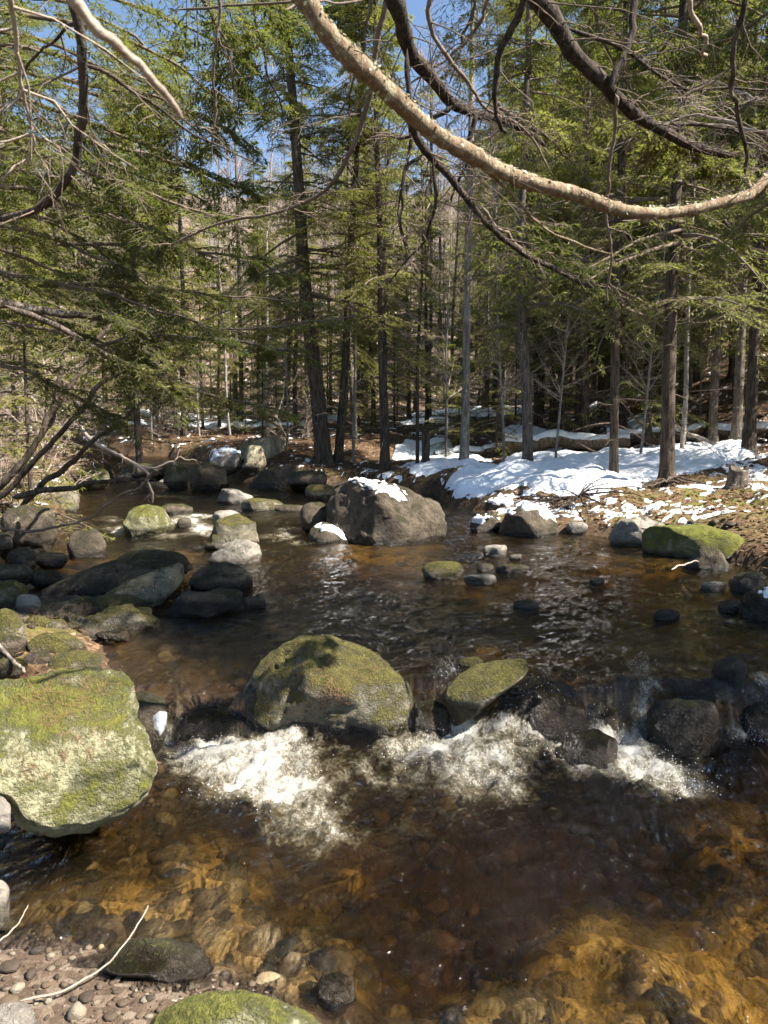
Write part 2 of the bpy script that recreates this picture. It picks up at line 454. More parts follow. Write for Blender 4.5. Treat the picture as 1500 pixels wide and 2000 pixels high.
DEEPW = [(*onz(a, b, -.1)[:2], r, e) for a, b, r, e in [(850, 1720, .4, .2), (1000, 1650, .5, .2), (750, 1900, .25, .15), (1250, 1600, .5, .16), (700, 1650, .25, .15), (560, 1800, .16, .2), (900, 1850, .25, .15), (1350, 1660, .4, .2), (1400, 1880, .12, .15)]]
def terrain(x, y):
    """height of the ground, plus signed distance into the channel"""
    sd = poly_sd(CH, x, y)
    sd = sd + .10 * fbm(x * 1.4, y * 1.4, seed=3, o=3) * np.clip(y / 6, .4, 1.5)
    L = level(x, y)
    depth = .05 + .30 * sstep(0, 1.1, sd) + .07 * fbm(x * .9, y * .9, seed=5, o=3) + .035 * fbm(x * 4, y * 4, seed=9, o=3)
    depth = depth * np.where(y > 4.4, .8, 1.0)
    sandy = np.zeros_like(x)
    for c, r, s in SANDW:
        sandy = np.maximum(sandy, s * np.exp(-((x - c[0]) ** 2 + (y - c[1]) ** 2) / (r * r)))
    depth = depth * (1 - .6 * sandy)
    for a, b, r, e in DEEPW: depth = depth + e * np.exp(-((x - a) ** 2 + (y - b) ** 2) / (r * r)) * (1 - sandy)
    depth = np.maximum(depth, .02 + .05 * sstep(0, .2, sd))
    d = np.maximum(-sd, 0)
    rough = .10 * fbm(x * 1.1, y * 1.1, seed=21, o=4) + .03 * fbm(x * 6, y * 6, seed=22, o=3)
    bank = .06 + .26 * (1 - np.exp(-d / .45)) + .035 * d
    grav = sstep(.25, -.05, -poly_sd(GRAVEL, x, y)) if True else 0
    near_left = sstep(0, -2.0, x) * sstep(9, 4, y)
    bank = bank * (1 - .72 * near_left)
    bank = bank * (1 - grav) + grav * (.015 + .07 * d)
    rough = rough * sstep(0, .8, d) * (1 - .85 * grav)
    left_rise = .10 * np.clip(-x - 3.2 - .16 * y, 0, 40) * sstep(2, 8, y)
    right = np.clip(x - 3.6 - .12 * np.maximum(y - 14, 0), 0, 60)
    right_rise = .05 * right + .42 * np.clip(x - (7.5 + .02 * y), 0, 60) * sstep(18, 30, y) + .28 * np.clip(x - 7, 0, 40) * sstep(20, 8, y)
    back = .02 * np.clip(y - 14, 0, 30) + .26 * np.clip(y - 46, 0, 200) + .0012 * np.clip(y - 60, 0, 200) ** 2 * .5
    mound = .12 * np.exp(-((x - 3.0) / 2.6) ** 2 - ((y - 16.5) / 3.2) ** 2)
    out = L + bank + left_rise + right_rise + back + rough * sstep(60, 15, y) + mound + .5 * sstep(20, 60, y) * vnoise(x * .22, y * .16, seed=33)
    z = np.where(sd > 0, L - depth * sstep(-.02, .12, sd) - .0, out)
    z = np.where((sd <= 0) & (d < .15), L + (out - L) * sstep(0, .15, d), z)
    return z, sd, sandy, grav

def gz(x, y):
    return float(terrain(np.array([float(x)]), np.array([float(y)]))[0][0])

def grid(ys, hw, nc, cx=None):
    u = np.linspace(-1, 1, nc)
    X = u[None, :] * hw(ys)[:, None]; Y = np.repeat(ys[:, None], nc, 1)
    i = np.arange(len(ys) - 1)[:, None] * nc; j = np.arange(nc - 1)[None, :]
    F = np.stack([i + j, i + j + 1, i + j + nc + 1, i + j + nc], -1).reshape(-1, 4)
    return X.ravel(), Y.ravel(), F

def submesh(V, F, keep):
    F = F[keep]; used = np.unique(F); m = np.full(len(V), -1); m[used] = np.arange(len(used))
    return used, m[F]

ys = np.concatenate([np.linspace(-1.5, .9, 14), np.geomspace(1.0, 190, 470)])
X, Y, F = grid(ys, lambda y: 5.0 + np.maximum(y, 0) * 0.95, 330)
Z, SD, SANDY, GRAV = terrain(X, Y)
inside = (SD[F].max(1) > -.02) | (GRAV[F].max(1) > .3)
V = np.stack([X, Y, Z], 1)
for nm, keep, mt in (('stream_bed', inside, MT['bed']), ('ground', ~inside, MT['ground'])):
    u, f = submesh(V, F, keep)
    me = mesh(nm, V[u], f, True, mt)
    if nm == 'stream_bed':
        fattr(me, 'sand', SANDY[u]); fattr(me, 'gravel', GRAV[u])
    else:
        x, y = X[u], Y[u]
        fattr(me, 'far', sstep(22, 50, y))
        mo = .7 * sstep(-1.2, -2.2, x) * sstep(9, 7, y) + .9 * np.exp(-((x - 5) / 1.6) ** 2 - ((y - 11) / 2.0) ** 2) + .5 * sstep(.9, 0, -SD[u]) * sstep(8, 14, y)
        fattr(me, 'moss', mo)
    obj(nm, me, kind='structure')

# ------------------------------------------------------------------ running water
FOAM = [  # px, py, radius x, radius y (pixels), strength
    (400, 1475, 85, 34, 1.05), (500, 1490, 110, 50, 1.0), (560, 1550, 85, 55, 1.0), (450, 1540, 80, 40, .8), (620, 1600, 60, 50, .6), (560, 1450, 60, 30, .75),
    (590, 1650, 90, 40, .42), (700, 1500, 60, 40, .45), (820, 1465, 90, 32, .9), (900, 1430, 65, 35, 1.1), (880, 1400, 22, 30, .9), (950, 1490, 80, 40, .9), (980, 1545, 60, 26, .62), (860, 1520, 120, 40, .55), (980, 1415, 50, 22, .9),
    (1060, 1435, 50, 32, 1.1), (1130, 1465, 75, 35, .95), (1180, 1440, 50, 40, .9), (1230, 1460, 60, 35, 1.1), (1290, 1505, 75, 26, 1.0), (1340, 1540, 60, 22, .8), (1180, 1505, 80, 22, .6), (1255, 1395, 22, 48, 1.0), (1290, 1352, 40, 16, .7),
    (1180, 1385, 25, 45, .45), (1470, 1438, 50, 16, .95), (1440, 1390, 50, 45, .42), (330, 1430, 22, 30, .6), (800, 1410, 22, 30, .5), (760, 1620, 200, 50, .18), (1000, 1600, 220, 50, .16),
    (1490, 1325, 30, 14, .6), (1130, 1290, 40, 12, .25), (1400, 1210, 70, 10, .5), (1240, 1290, 140, 18, .14), (730, 1168, 45, 6, .42), (560, 1190, 40, 6, .3), (970, 1200, 20, 6, .4),
    (360, 1018, 42, 9, 1.1), (395, 1035, 32, 12, 1.1), (385, 1008, 45, 6, .8), (230, 1035, 30, 10, .8), (330, 1048, 60, 8, .6), (215, 1015, 30, 8, .55), (545, 1050, 50, 9, .7), (560, 1035, 30, 8, .5), (590, 1062, 40, 6, .45), (530, 1075, 90, 8, .25),
    (310, 937, 40, 6, 1.2), (285, 925, 34, 6, .9), (240, 930, 20, 6, .8), (330, 948, 60, 4, .6), (430, 945, 120, 4, .3), (220, 912, 26, 4, .8), (370, 1000, 160, 5, .2), (900, 988, 24, 9, .8), (330, 970, 80, 4, .3)]
ys = np.geomspace(1.15, 36, 800)
X, Y, F = grid(ys, lambda y: 1.9 + y * 0.55 + np.maximum(y - 20, 0) * .7, 470)
SD = poly_sd(CH, X, Y)
keep = SD[F].max(1) > -.45
u, F = submesh(np.zeros((len(X), 3)), F, keep)
X, Y = X[u], Y[u]
L = level(X, Y)
# pixel position of each point, to lay the foam where the falls break
foam = np.zeros_like(X)
zc = L - CAM_H
fwd = Y * _cp - zc * _sp; upc = Y * _sp + zc * _cp
PX = 750 + 1500 * X / fwd; PY = 1000 - 1500 * upc / fwd
for a, b, rx, ry, s in FOAM:
    g = s * np.exp(-(((PX - a) / rx) ** 2 + ((PY - b) / ry) ** 2))
    foam = 1 - (1 - np.clip(foam, 0, .999)) * (1 - np.clip(g, 0, .97))
foam = np.clip(foam * 1.05, 0, 1)
lowpool = sstep(4.5, 4.15, Y)
amp = .012 + .016 * lowpool * sstep(1.2, 3.0, Y)
cr, sr = math.cos(.6), math.sin(.6)
U1, V1 = X * cr + Y * sr, -X * sr + Y * cr
wx, wy = .25 * fbm(X * 2, Y * 2, seed=45, o=2), .25 * fbm(X * 2 + 9, Y * 2, seed=46, o=2)
h = amp * fbm(X * 2.6 + wx, Y * 2.2 + wy, seed=41, o=3) + lowpool * .013 * (.5 - np.abs(fbm(U1 * 3.0 + wx * 3, V1 * 7.5 + wy * 3, seed=47, o=3))) + .0035 * fbm(U1 * 9 + wx * 4, V1 * 20, seed=43, o=2) * np.clip(9 / Y, 0, 1)
h = h + (1 - lowpool) * .006 * (.5 - np.abs(fbm(X * 4 + wx * 3, Y * 5 + wy * 3, seed=48, o=2)))
rid = 1 - np.abs(fbm(X * 6.5, Y * 5.5, seed=51, o=4, gain=.6))
lump = fbm(X * 15, Y * 13, seed=55, o=4, gain=.62)
nearf = sstep(14, 6, Y)
h = h + foam * (.055 * (rid - .5) + .010 * lump + .015) * (.35 + .65 * nearf)
drop = np.exp(-((Y - 4.35) / .2) ** 2)
h = h + drop * .025 * fbm(X * 9, Y * 2.5, seed=61, o=3)
me = mesh('water', np.stack([X, Y, L + h], 1), F, True, MT['water'])
fattr(me, 'foam', foam)
gate = np.zeros_like(X)
for a, b in [(322, 352), (802, 832), (848, 886), (1130, 1200), (1236, 1272), (1418, 1452), (1458, 1520)]:
    gate = np.maximum(gate, sstep(a - 8, a + 4, PX) * sstep(b + 8, b - 4, PX))
fattr(me, 'fall', gate * np.exp(-((L - .13) / .10) ** 2) * (np.abs(Y - 4.35) < .6))
fattr(me, 'rough', np.clip(.46 + .34 * lowpool + .3 * foam + .12 * sstep(8, 16, Y) - .15 * sstep(1.9, 1.3, Y), 0, 1))
obj('water', me, kind='structure')

# ------------------------------------------------------------------ snow lying on the far bank
SNOW = [w2(855, 948, .5), w2(870, 968, .5), w2(960, 968, .5), w2(1030, 978, .48), w2(1100, 985, .5), w2(1200, 975, .55), w2(1260, 972, .6), w2(1350, 948, .7),
        w2(1420, 925, .8), w2(1480, 905, .9), (9.3, 19.5), (7, 20.5), (3.6, 20.2), w2(1050, 885, .95), w2(1000, 900, .9), w2(960, 925, .75), w2(905, 935, .6)]
SNOW2 = [(.3, 17.6), (2.2, 17.6), (2.6, 21), (1.8, 23), (.6, 22)]
ys = np.geomspace(9.5, 85, 420)
X, Y, F = grid(ys, lambda y: 2.5 + y * .62, 420)
Zg, SDW, _, _ = terrain(X, Y)
s1 = poly_sd(SNOW, X, Y) + .35 * fbm(X * 1.3, Y * 1.3, seed=71, o=4)
s2 = poly_sd(SNOW2, X, Y) - .1 + .6 * fbm(X * .9, Y * .9, seed=72, o=4)
t1 = .20 * (1 - np.exp(-np.maximum(s1, 0) / .35)) - .12 * sstep(0, -.3, s1)
t2 = .16 * (1 - np.exp(-np.maximum(s2, 0) / .4)) - .12 * sstep(0, -.3, s2)
pn = fbm(X * .22, Y * .16, seed=77, o=4)
far = sstep(20, 26, Y) * sstep(44, 34, Y) * sstep(9, 5, X - .05 * Y) * sstep(-16, -11, X) * np.maximum(sstep(-1.5, .5, X), sstep(27, 31, Y))
t3 = np.where(far > .3, .5 * (pn - .50), -.2)
t3 = np.clip(t3, -.12, .14)
edge = np.exp(-((-SDW - .75) / .55) ** 2) * sstep(.3, 1.2, X) * sstep(18, 13, Y)
t4 = .12 * (edge * .75 + fbm(X * 6.5, Y * 6.5, seed=81, o=5) * .95 - .80)
t4 = np.clip(t4, -.12, .018)
br = sstep(4.2, 5.2, X) * sstep(10.5, 12, Y) * sstep(19, 15, Y) * sstep(10, 7, X)
t5 = np.clip(.12 * (br * .7 + fbm(X * 5.5, Y * 5.5, seed=83, o=5) * .9 - .86), -.12, .015)
t = np.maximum.reduce([t1, t2, t3, t4, t5])
t = t * sstep(.05, .35, -SDW) - .15 * sstep(.22, .05, -SDW)
for tx, ty, r in [(w2(1030, 940, .6)[0], w2(1030, 940, .6)[1], .42), (w2(1300, 962, .62)[0], w2(1300, 962, .62)[1], .4), (w2(1198, 955, .6)[0], w2(1198, 955, .6)[1], .2)]:
    t = t - .22 * np.exp(-((X - tx) ** 2 + (Y - ty) ** 2) / (r * r))
t = t + np.where(t > 0, .012 * fbm(X * 2, Y * 2, seed=90, o=4), 0)
SNOW_T = (X, Y, t)
keep = t[F].max(1) > -.01
u, f = submesh(np.zeros((len(X), 3)), F, keep)
obj('snow', mesh('snow', np.stack([X[u], Y[u], Zg[u] + t[u]], 1), f, True, MT['snow']), kind='structure')
# ------------------------------------------------------------------ boulders and stones
def rock(pts, lv, mt, label, seed, dep=.85, sub=4, under=.45, rough=.05, name='boulder', facets=3, group=None, cat='boulder', D=None, blocky=.62, front=.62, cuts=(), strata=.35):
    """pts: outline in the photograph; the stone is given its own distance from where it meets the water or ground (height lv), and its own depth"""
    P = np.array(pts, float)
    cx, cy = (P[:, 0].min() + P[:, 0].max()) / 2, (P[:, 1].min() + P[:, 1].max()) / 2
    base_y = P[:, 1].max()
    d0 = onz(cx, base_y, lv)[1] if D is None else D
    W = (P[:, 0].max() - P[:, 0].min()) / 1500 * d0
    Hh = (P[:, 1].max() - P[:, 1].min()) / 1500 * d0
    half = dep * (0.5 * W * .6 + .5 * Hh * .4)
    d1 = d0 + half * front
    c = at(cx, cy, d1)
    f = norm(c - np.array([0, 0, CAM_H])); r = norm(np.cross(f, [0, 0, 1.0])); up = np.cross(r, f)
    org = np.array([0, 0, CAM_H])
    Q = []
    for a, b in P:
        d = ray(a, b); s = np.dot(c - org, f) / np.dot(d, f); q = org + d * s - c
        Q.append((np.dot(q, r), np.dot(q, up)))
    Q = np.array(Q); hz = Q[:, 1].max() - Q[:, 1].min(); mid = (Q[:, 1].max() + Q[:, 1].min()) / 2
    lo = np.clip((mid - Q[:, 1]) / (hz / 2), 0, 1)
    Q[:, 1] -= under * hz * lo ** 1.3
    Q[:, 1] -= (Q[:, 1].max() + Q[:, 1].min()) / 2 - (mid - under * hz / 2)
    ctr = Q.mean(0); ctr = np.array([(Q[:, 0].max() + Q[:, 0].min()) / 2, (Q[:, 1].max() + Q[:, 1].min()) / 2])
    # radius by angle from the closed outline
    C2 = np.vstack([Q, Q[:1]]); seg = []
    for i in range(len(Q)):
        seg.append(C2[i] + (C2[i + 1] - C2[i]) * np.linspace(0, 1, 24, endpoint=False)[:, None])
    S = np.vstack(seg) - ctr
    th = np.arctan2(S[:, 1], S[:, 0]); rr = np.hypot(S[:, 0], S[:, 1])
    bins = np.linspace(-math.pi, math.pi, 97)
    idx = np.digitize(th, bins) - 1
    rad = np.array([rr[idx == i].max() if (idx == i).any() else np.nan for i in range(96)])
    ok = ~np.isnan(rad); bc = (bins[:-1] + bins[1:]) / 2
    rad = np.interp(bc, bc[ok], rad[ok], period=2 * math.pi)
    rad = (np.roll(rad, 1) + 2 * rad + np.roll(rad, -1)) / 4
    V, F = ico(sub); V = V.copy()
    rg = np.random.default_rng(seed)
    ang = np.arctan2(V[:, 2], V[:, 0]); rho = np.hypot(V[:, 0], V[:, 2])
    R0 = np.interp(ang, bc, rad, period=2 * math.pi)
    a = R0 * np.cos(ang) * rho ** blocky; b = R0 * np.sin(ang) * rho ** blocky
    y = half * np.sign(V[:, 1]) * np.abs(V[:, 1]) ** .85
    Lc = np.stack([a, y, b], 1)
    size = max(W, Hh) * .5
    # flat facets cut into the face and the top
    for i in range(facets + 4):
        n = rg.normal(size=3) * np.array([.8, 1, .8]); n = n / np.linalg.norm(n)
        lo_, hi_ = (.66, .88) if n[1] < -.35 else (.90, .98)
        dd = Lc @ n; m = dd.max() * rg.uniform(lo_, hi_)
        ex = np.maximum(dd - m, 0); Lc -= (ex * .93)[:, None] * n
    for n, m in cuts:
        n = norm(np.array(n, float)); dd = Lc @ n; ex = np.maximum(dd - dd.max() * m, 0); Lc -= (ex * .95)[:, None] * n
    k = 1.0 / size; o = seed * 3.7
    nn = norm(Lc / np.array([np.abs(a).max() + 1e-6, half, np.abs(b).max() + 1e-6]))
    X3 = [Lc[:, j] * k for j in range(3)]
    def fb(f_, s_, o_): return fbm(X3[0] * f_ + o, X3[1] * f_, X3[2] * f_, seed + s_, o_)
    warp = fb(1.2, 31, 3)
    crk = np.exp(-(fb(.9, 41, 4) / .03) ** 2) * sstep(-.05, .25, fb(.8, 47, 2))
    sdir = norm(np.array([.35 + .3 * math.sin(seed), .25, 1.0])); sv = (Lc @ sdir) * k
    strat = vnoise(sv * 5.5 + warp * .8, sv * 0 + seed, seed=seed + 3) + .5 * vnoise(sv * 13 + warp * 1.5, sv * 0 + seed, seed=seed + 4)
    w = rough * size * (1.3 * fb(1.1, 0, 3) + .8 * (np.abs(fb(2.6, 5, 4)) - .4) + .35 * fb(8, 9, 3) + strata * strat) - .05 * size * crk
    if sub >= 5:      # cushions of moss and crumbling rock
        w = w + .012 * size * np.maximum(0, fb(13, 61, 3)) * sstep(-.1, .3, fb(2.2, 66, 2))
    Lc = Lc + nn * w[:, None]
    Lc[:, 0] += ctr[0]; Lc[:, 2] += ctr[1]
    Wd = Lc[:, :1] * r + Lc[:, 1:2] * f + Lc[:, 2:] * up
    me = mesh(name, Wd, F, True, MT[mt])
    o = obj(name, me, None, label, cat, group, loc=tuple(c))
    o['level'] = float(lv + WET.get(seed, 0))
    ROCKS.append((o, Wd + c, F))
    return o

ROCKS = []
WET = {24: .22, 25: .16, 26: .3, 27: .08, 28: .3, 29: .3, 30: .3, 31: .3, 22: .06, 14: .15, 131: .03, 132: .3, 71: .1, 72: .1, 68: .1, 85: .06, 16: .1}
def E(x0, x1, y0, y1, k=0.0, flat=.0):
    """a rounded outline filling a box, lopsided by k"""
    n = 14; pts = []
    for i in range(n):
        a = 2 * math.pi * i / n
        cx = math.copysign(abs(math.cos(a)) ** .8, math.cos(a)); cy = math.copysign(abs(math.sin(a)) ** (.8 + flat), math.sin(a))
        px = (x0 + x1) / 2 + (x1 - x0) / 2 * (cx + k * .5 * max(cy, 0) * (1 - abs(cx)))
        pts.append((px, (y0 + y1) / 2 - (y1 - y0) / 2 * cy))
    return pts

big_left = rock([(-75, 1345), (0, 1330), (60, 1318), (120, 1311), (200, 1305), (250, 1322), (272, 1365), (272, 1395), (287, 1425), (300, 1470), (312, 1502), (285, 1537), (230, 1570), (180, 1596), (100, 1607), (45, 1595), (20, 1560), (-30, 1540), (-75, 1500)],
     .02, 'pale', 'large sunlit pale boulder with green moss and dry needles, at the left edge', 11, dep=.9, sub=6, under=.06, rough=.05, facets=0, D=3.0, blocky=.40, cuts=[((.03, -.80, .60), .66), ((.10, -.97, -.1), .74), ((.75, -.6, .2), .84)])
rock([(-60, 1425), (0, 1430), (25, 1445), (44, 1490), (40, 1530), (10, 1558), (-60, 1560)], .02, 'pale', 'cracked-off block leaning on the near edge of the big pale boulder', 12, sub=5, D=2.88, rough=.04, facets=4, blocky=.6, under=.1)
rock([(-50, 1552), (5, 1556), (20, 1575), (20, 1615), (-10, 1625), (-50, 1620)], .0, 'grey', 'small grey stone tucked under the big pale boulder at the picture edge', 13, D=2.75, rough=.03, under=.1)
rock([(255, 1350), (285, 1338), (315, 1355), (327, 1390), (322, 1425), (290, 1445), (262, 1430)], .05, 'dark', 'dark mossy rock with a white ice patch behind the big pale boulder', 14, sub=5, D=3.75)
center_b = rock([(470, 1352), (500, 1312), (545, 1266), (590, 1249), (650, 1246), (700, 1264), (750, 1299), (785, 1335), (802, 1372), (798, 1402), (772, 1428), (720, 1432), (640, 1427), (570, 1412), (512, 1396), (480, 1376)],
     .02, 'mossy', 'large rounded mossy boulder in the middle of the stream above white water', 21, dep=.95, sub=6, under=.22, rough=.04, facets=2, blocky=.6, cuts=[((.35, -.6, .7), .80), ((-.6, -.75, .1), .80), ((.5, -.85, -.05), .82)])
rock([(868, 1350), (898, 1312), (925, 1291), (990, 1287), (1028, 1288), (1032, 1312), (992, 1346), (930, 1376), (888, 1388)], .12, 'mossy', 'wedge-shaped grey boulder with a flat mossy top on the ledge', 22, sub=5, facets=5, rough=.03, blocky=.6, under=.3, D=4.25)
rock(E(892, 945, 1283, 1322), .24, 'mossy', 'small mossy stone behind the wedge-shaped boulder', 23, D=4.75)
rock([(972, 1392), (985, 1347), (1030, 1329), (1075, 1326), (1112, 1331), (1140, 1362), (1152, 1402), (1122, 1424), (1060, 1424), (1000, 1418)], .04, 'dark', 'black wet boulder with a pale water-worn face between two falls', 24, sub=5, facets=4, rough=.05, blocky=.5, cuts=[((-.5, -.8, .1), .72), ((.4, -.85, .2), .78)])
rock([(1266, 1442), (1266, 1392), (1290, 1372), (1350, 1367), (1390, 1374), (1412, 1400), (1416, 1442), (1380, 1460), (1310, 1460)], .02, 'dark', 'squat dark boulder with a green mossy side, in the right of the falls', 25, sub=5, facets=4, rough=.055, blocky=.55)
rock([(1085, 1462), (1115, 1430), (1165, 1422), (1205, 1445), (1215, 1480), (1150, 1492), (1100, 1485)], .0, 'dark', 'low brown rock half drowned in spray below the falls', 26, sub=4, under=.6)
rock([(1388, 1330), (1392, 1292), (1425, 1279), (1455, 1290), (1464, 1320), (1440, 1338), (1400, 1338)], .26, 'dark', 'dark wet stone breaking the pool above the right fall', 27, sub=4)
rock([(1440, 1395), (1470, 1372), (1530, 1370), (1560, 1420), (1500, 1432), (1450, 1425)], .04, 'dark', 'black wet rock under the small fall at the right edge', 28, sub=4)
rock([(1128, 1400), (1150, 1372), (1185, 1368), (1205, 1390), (1200, 1425), (1150, 1428)], .02, 'dark', 'small reddish wet stone between the two right-hand falls', 29, sub=4)
rock([(800, 1420), (810, 1375), (845, 1365), (880, 1385), (885, 1415), (850, 1428)], .02, 'dark', 'dark wet stone in the gap beside the rounded mossy boulder', 30, sub=4)
rock([(330, 1440), (350, 1395), (420, 1375), (490, 1390), (520, 1425), (470, 1450), (390, 1458)], -.05, 'dark', 'drowned brown ledge stone under the smooth chute left of the mossy boulder', 31, sub=4, under=.4)
snow_b = rock([(641, 985), (650, 955), (690, 934), (740, 940), (800, 958), (850, 983), (877, 1013), (873, 1040), (832, 1057), (760, 1059), (700, 1052), (655, 1040), (640, 1012)], UP, 'dark', 'great dark boulder with a strip of snow on its top', 41, sub=6, dep=.85, facets=4, rough=.05, blocky=.5, cuts=[((-.55, -.8, .15), .72), ((.5, -.75, .4), .76)])
rock([(600, 1042), (615, 1020), (640, 1020), (665, 1035), (690, 1055), (650, 1060), (605, 1058)], UP, 'dark', 'small snow-dusted stone at the foot of the great dark boulder', 42, facets=3)
rock(E(585, 642, 982, 1030), UP + .04, 'dark', 'dark round stone tucked against the left side of the great dark boulder', 43, D=10.4)
rock(E(596, 656, 947, 972), .4, 'mossy', 'low mossy stone upstream of the great dark boulder', 44)
rock(E(520, 600, 985, 1002), .33, 'dark', 'thin dark slab awash beside the great dark boulder', 45)
rock([(1252, 1048), (1262, 1032), (1300, 1027), (1385, 1031), (1440, 1045), (1466, 1070), (1460, 1090), (1350, 1086), (1290, 1081), (1256, 1076)], UP, 'green', 'long bright green moss-covered block on the right shore', 51, sub=5, dep=.6, facets=2, rough=.03, blocky=.5)
rock([(1189, 1047), (1213, 1015), (1250, 1009), (1290, 1018), (1310, 1036), (1258, 1066), (1208, 1064)], UP, 'grey', 'speckled grey boulder left of the green moss block', 52, sub=5, facets=4)
rock([(1330, 1102), (1372, 1066), (1408, 1074), (1434, 1106), (1382, 1112)], UP, 'dark', 'dark pointed rock in front of the green moss block', 53, sub=4, facets=4)
snow_c = rock([(972, 1030), (985, 998), (1025, 985), (1070, 1000), (1096, 1025), (1088, 1044), (1030, 1046), (980, 1044)], UP, 'dark', 'snow-topped mossy boulder below the snow bank', 54, sub=5, facets=3)
snow_d = rock([(915, 1025), (930, 1006), (960, 1004), (978, 1020), (975, 1036), (930, 1038)], UP, 'dark', 'small snow-capped stone left of the snow-topped mossy boulder', 55)
rock(E(945, 1003, 975, 1003), .42, 'dark', 'stone with a thin snow crust under the snow bank lip', 56)
rock(E(1105, 1150, 1018, 1040), UP + .03, 'grey', 'grey stone on the little gravel spit below the snow', 57)
rock(E(1160, 1190, 1020, 1036), UP + .03, 'grey', 'pale pebble stone beside the speckled grey boulder', 58)
rock(E(1440, 1510, 1045, 1078), .36, 'pale', 'pale stone at the shore behind the green moss block', 59)
rock(E(1462, 1530, 1068, 1100), UP, 'dark', 'dark stone at the right edge next to the green moss block', 60)
rock(E(825, 906, 1096, 1130, .4), UP, 'mossy', 'brown rounded stone in the middle of the upper pool', 61)
rock(E(905, 968, 1121, 1142), UP, 'grey', 'flat pale stone just awash in the upper pool', 62, sub=4)
rock(E(945, 994, 1064, 1086), UP, 'grey', 'small tan stone near the far shore of the upper pool', 63)
rock(E(930, 965, 1100, 1118), UP, 'dark', 'upright little dark stone in the upper pool', 64, sub=3)
rock(E(965, 1032, 1102, 1122), UP, 'dark', 'low black stone awash behind the flat pale stone', 65, sub=3)
rock(E(993, 1020, 1082, 1094), UP, 'grey', 'tiny pale stone awash near the tan stone', 66, sub=3)
rock(E(1150, 1182, 1127, 1140), UP, 'dark', 'tiny black stone alone in the right of the upper pool', 67, sub=3)
rock(E(1275, 1330, 1188, 1212, .3), UP - .01, 'dark', 'pointed dark stone barely breaking the surface, right of the pool', 68, sub=3)
rock(E(1000, 1055, 1170, 1196), UP - .03, 'dark', 'drowned stone under a small hump of water', 69, sub=3)
rock(E(1365, 1425, 1135, 1154), UP, 'grey', 'flat wet stone by the right shore', 70)
rock(E(1425, 1500, 1118, 1156, -.3), UP, 'dark', 'dark rounded rock by the right shore below the pointed rock', 71)
rock(E(1445, 1560, 1152, 1210), UP, 'dark', 'black shaded boulder at the right edge with a snow fleck', 72, sub=5)
rock(E(1400, 1450, 1170, 1195), UP, 'dark', 'black stone beside the shaded boulder at the right edge', 73)
rock([(55, 1182), (120, 1142), (205, 1104), (270, 1085), (340, 1082), (376, 1092), (374, 1106), (300, 1122), (190, 1162), (90, 1204)], UP, 'dark', 'long thin dark slab, the upper layer of the tilted rock on the left shore', 81, sub=5, dep=.8, facets=4, rough=.06, blocky=.4, strata=1.0, D=6.9, under=.2)
rock([(150, 1192), (235, 1142), (320, 1106), (372, 1102), (379, 1116), (365, 1134), (335, 1160), (300, 1184), (230, 1200), (170, 1204)], UP, 'slab', 'tilted slab with a pale flat end under the long thin dark slab', 80, sub=5, dep=.5, facets=2, rough=.05, blocky=.36, strata=1.0, D=6.35, under=.2, cuts=[((.35, -.85, .4), .7), ((.85, -.5, .1), .78)])
rock([(40, 1200), (110, 1178), (180, 1172), (215, 1184), (190, 1204), (90, 1212)], UP + .03, 'dark', 'low dark slab end at the foot of the tilted rock', 79, sub=4, dep=.7, facets=4, rough=.06, blocky=.4, strata=1.0)
rock([(215, 1102), (250, 1086), (310, 1080), (360, 1086), (382, 1104), (350, 1112), (260, 1116)], UP + .05, 'dark', 'dark ridge of rock behind the long tilted slab', 82, sub=4, facets=4, strata=1.4, rough=.065, blocky=.4, D=7.3)
rock([(138, 1196), (170, 1166), (210, 1158), (262, 1160), (289, 1176), (270, 1196), (190, 1206)], UP + .03, 'mossy', 'green mottled stone with pale lichen in front of the tilted slab', 83, sub=5, facets=3, D=6.0)
rock([(118, 1216), (185, 1192), (255, 1184), (298, 1198), (304, 1222), (245, 1234), (150, 1232)], UP, 'mossy', 'smooth mossy flat boulder on the left shore below the slab', 84, sub=5, facets=2, strata=1.4, rough=.065, blocky=.4)
rock([(322, 1190), (365, 1166), (420, 1153), (470, 1160), (474, 1183), (405, 1197), (340, 1200)], UP, 'dark', 'low dark ledge carrying a tuft of dead grass', 85, sub=4, facets=3, strata=1.4, rough=.065, blocky=.4)
rock(E(472, 520, 1164, 1189), UP, 'dark', 'small black stone at the tip of the grassy ledge', 86)
rock([(368, 1128), (418, 1102), (470, 1108), (493, 1128), (488, 1146), (432, 1150), (380, 1145)], UP, 'dark', 'flat dark rock between the slab and the grey stones', 87, sub=4, facets=3, strata=1.4, rough=.065, blocky=.4)
rock([(393, 1062), (425, 1018), (468, 1004), (500, 1020), (509, 1060), (470, 1072), (420, 1070)], UP, 'mossy', 'humped boulder with a pale top and mossy sides, left midstream', 88, sub=5, facets=3)
rock(E(414, 472, 997, 1032), UP + .06, 'grey', 'grey stone behind the humped midstream boulder', 89, D=9.9)
rock([(407, 1088), (438, 1066), (480, 1054), (508, 1064), (512, 1080), (500, 1093), (455, 1099), (415, 1097)], UP, 'grey', 'smooth pale grey boulder in front of the humped one', 90, sub=5, facets=2)
rock([(236, 1018), (258, 991), (290, 984), (322, 993), (343, 1022), (320, 1036), (250, 1037)], UP + .08, 'pale', 'round boulder with yellow lichen beside the left riffle', 91, sub=5, facets=2)
rock([(421, 978), (434, 955), (462, 955), (497, 970), (482, 984), (430, 984)], .38, 'grey', 'tan wedge stone in the far pool', 92)
rock(E(470, 552, 974, 1000), .36, 'mossy', 'broad low brown stone right of the tan wedge stone', 93)
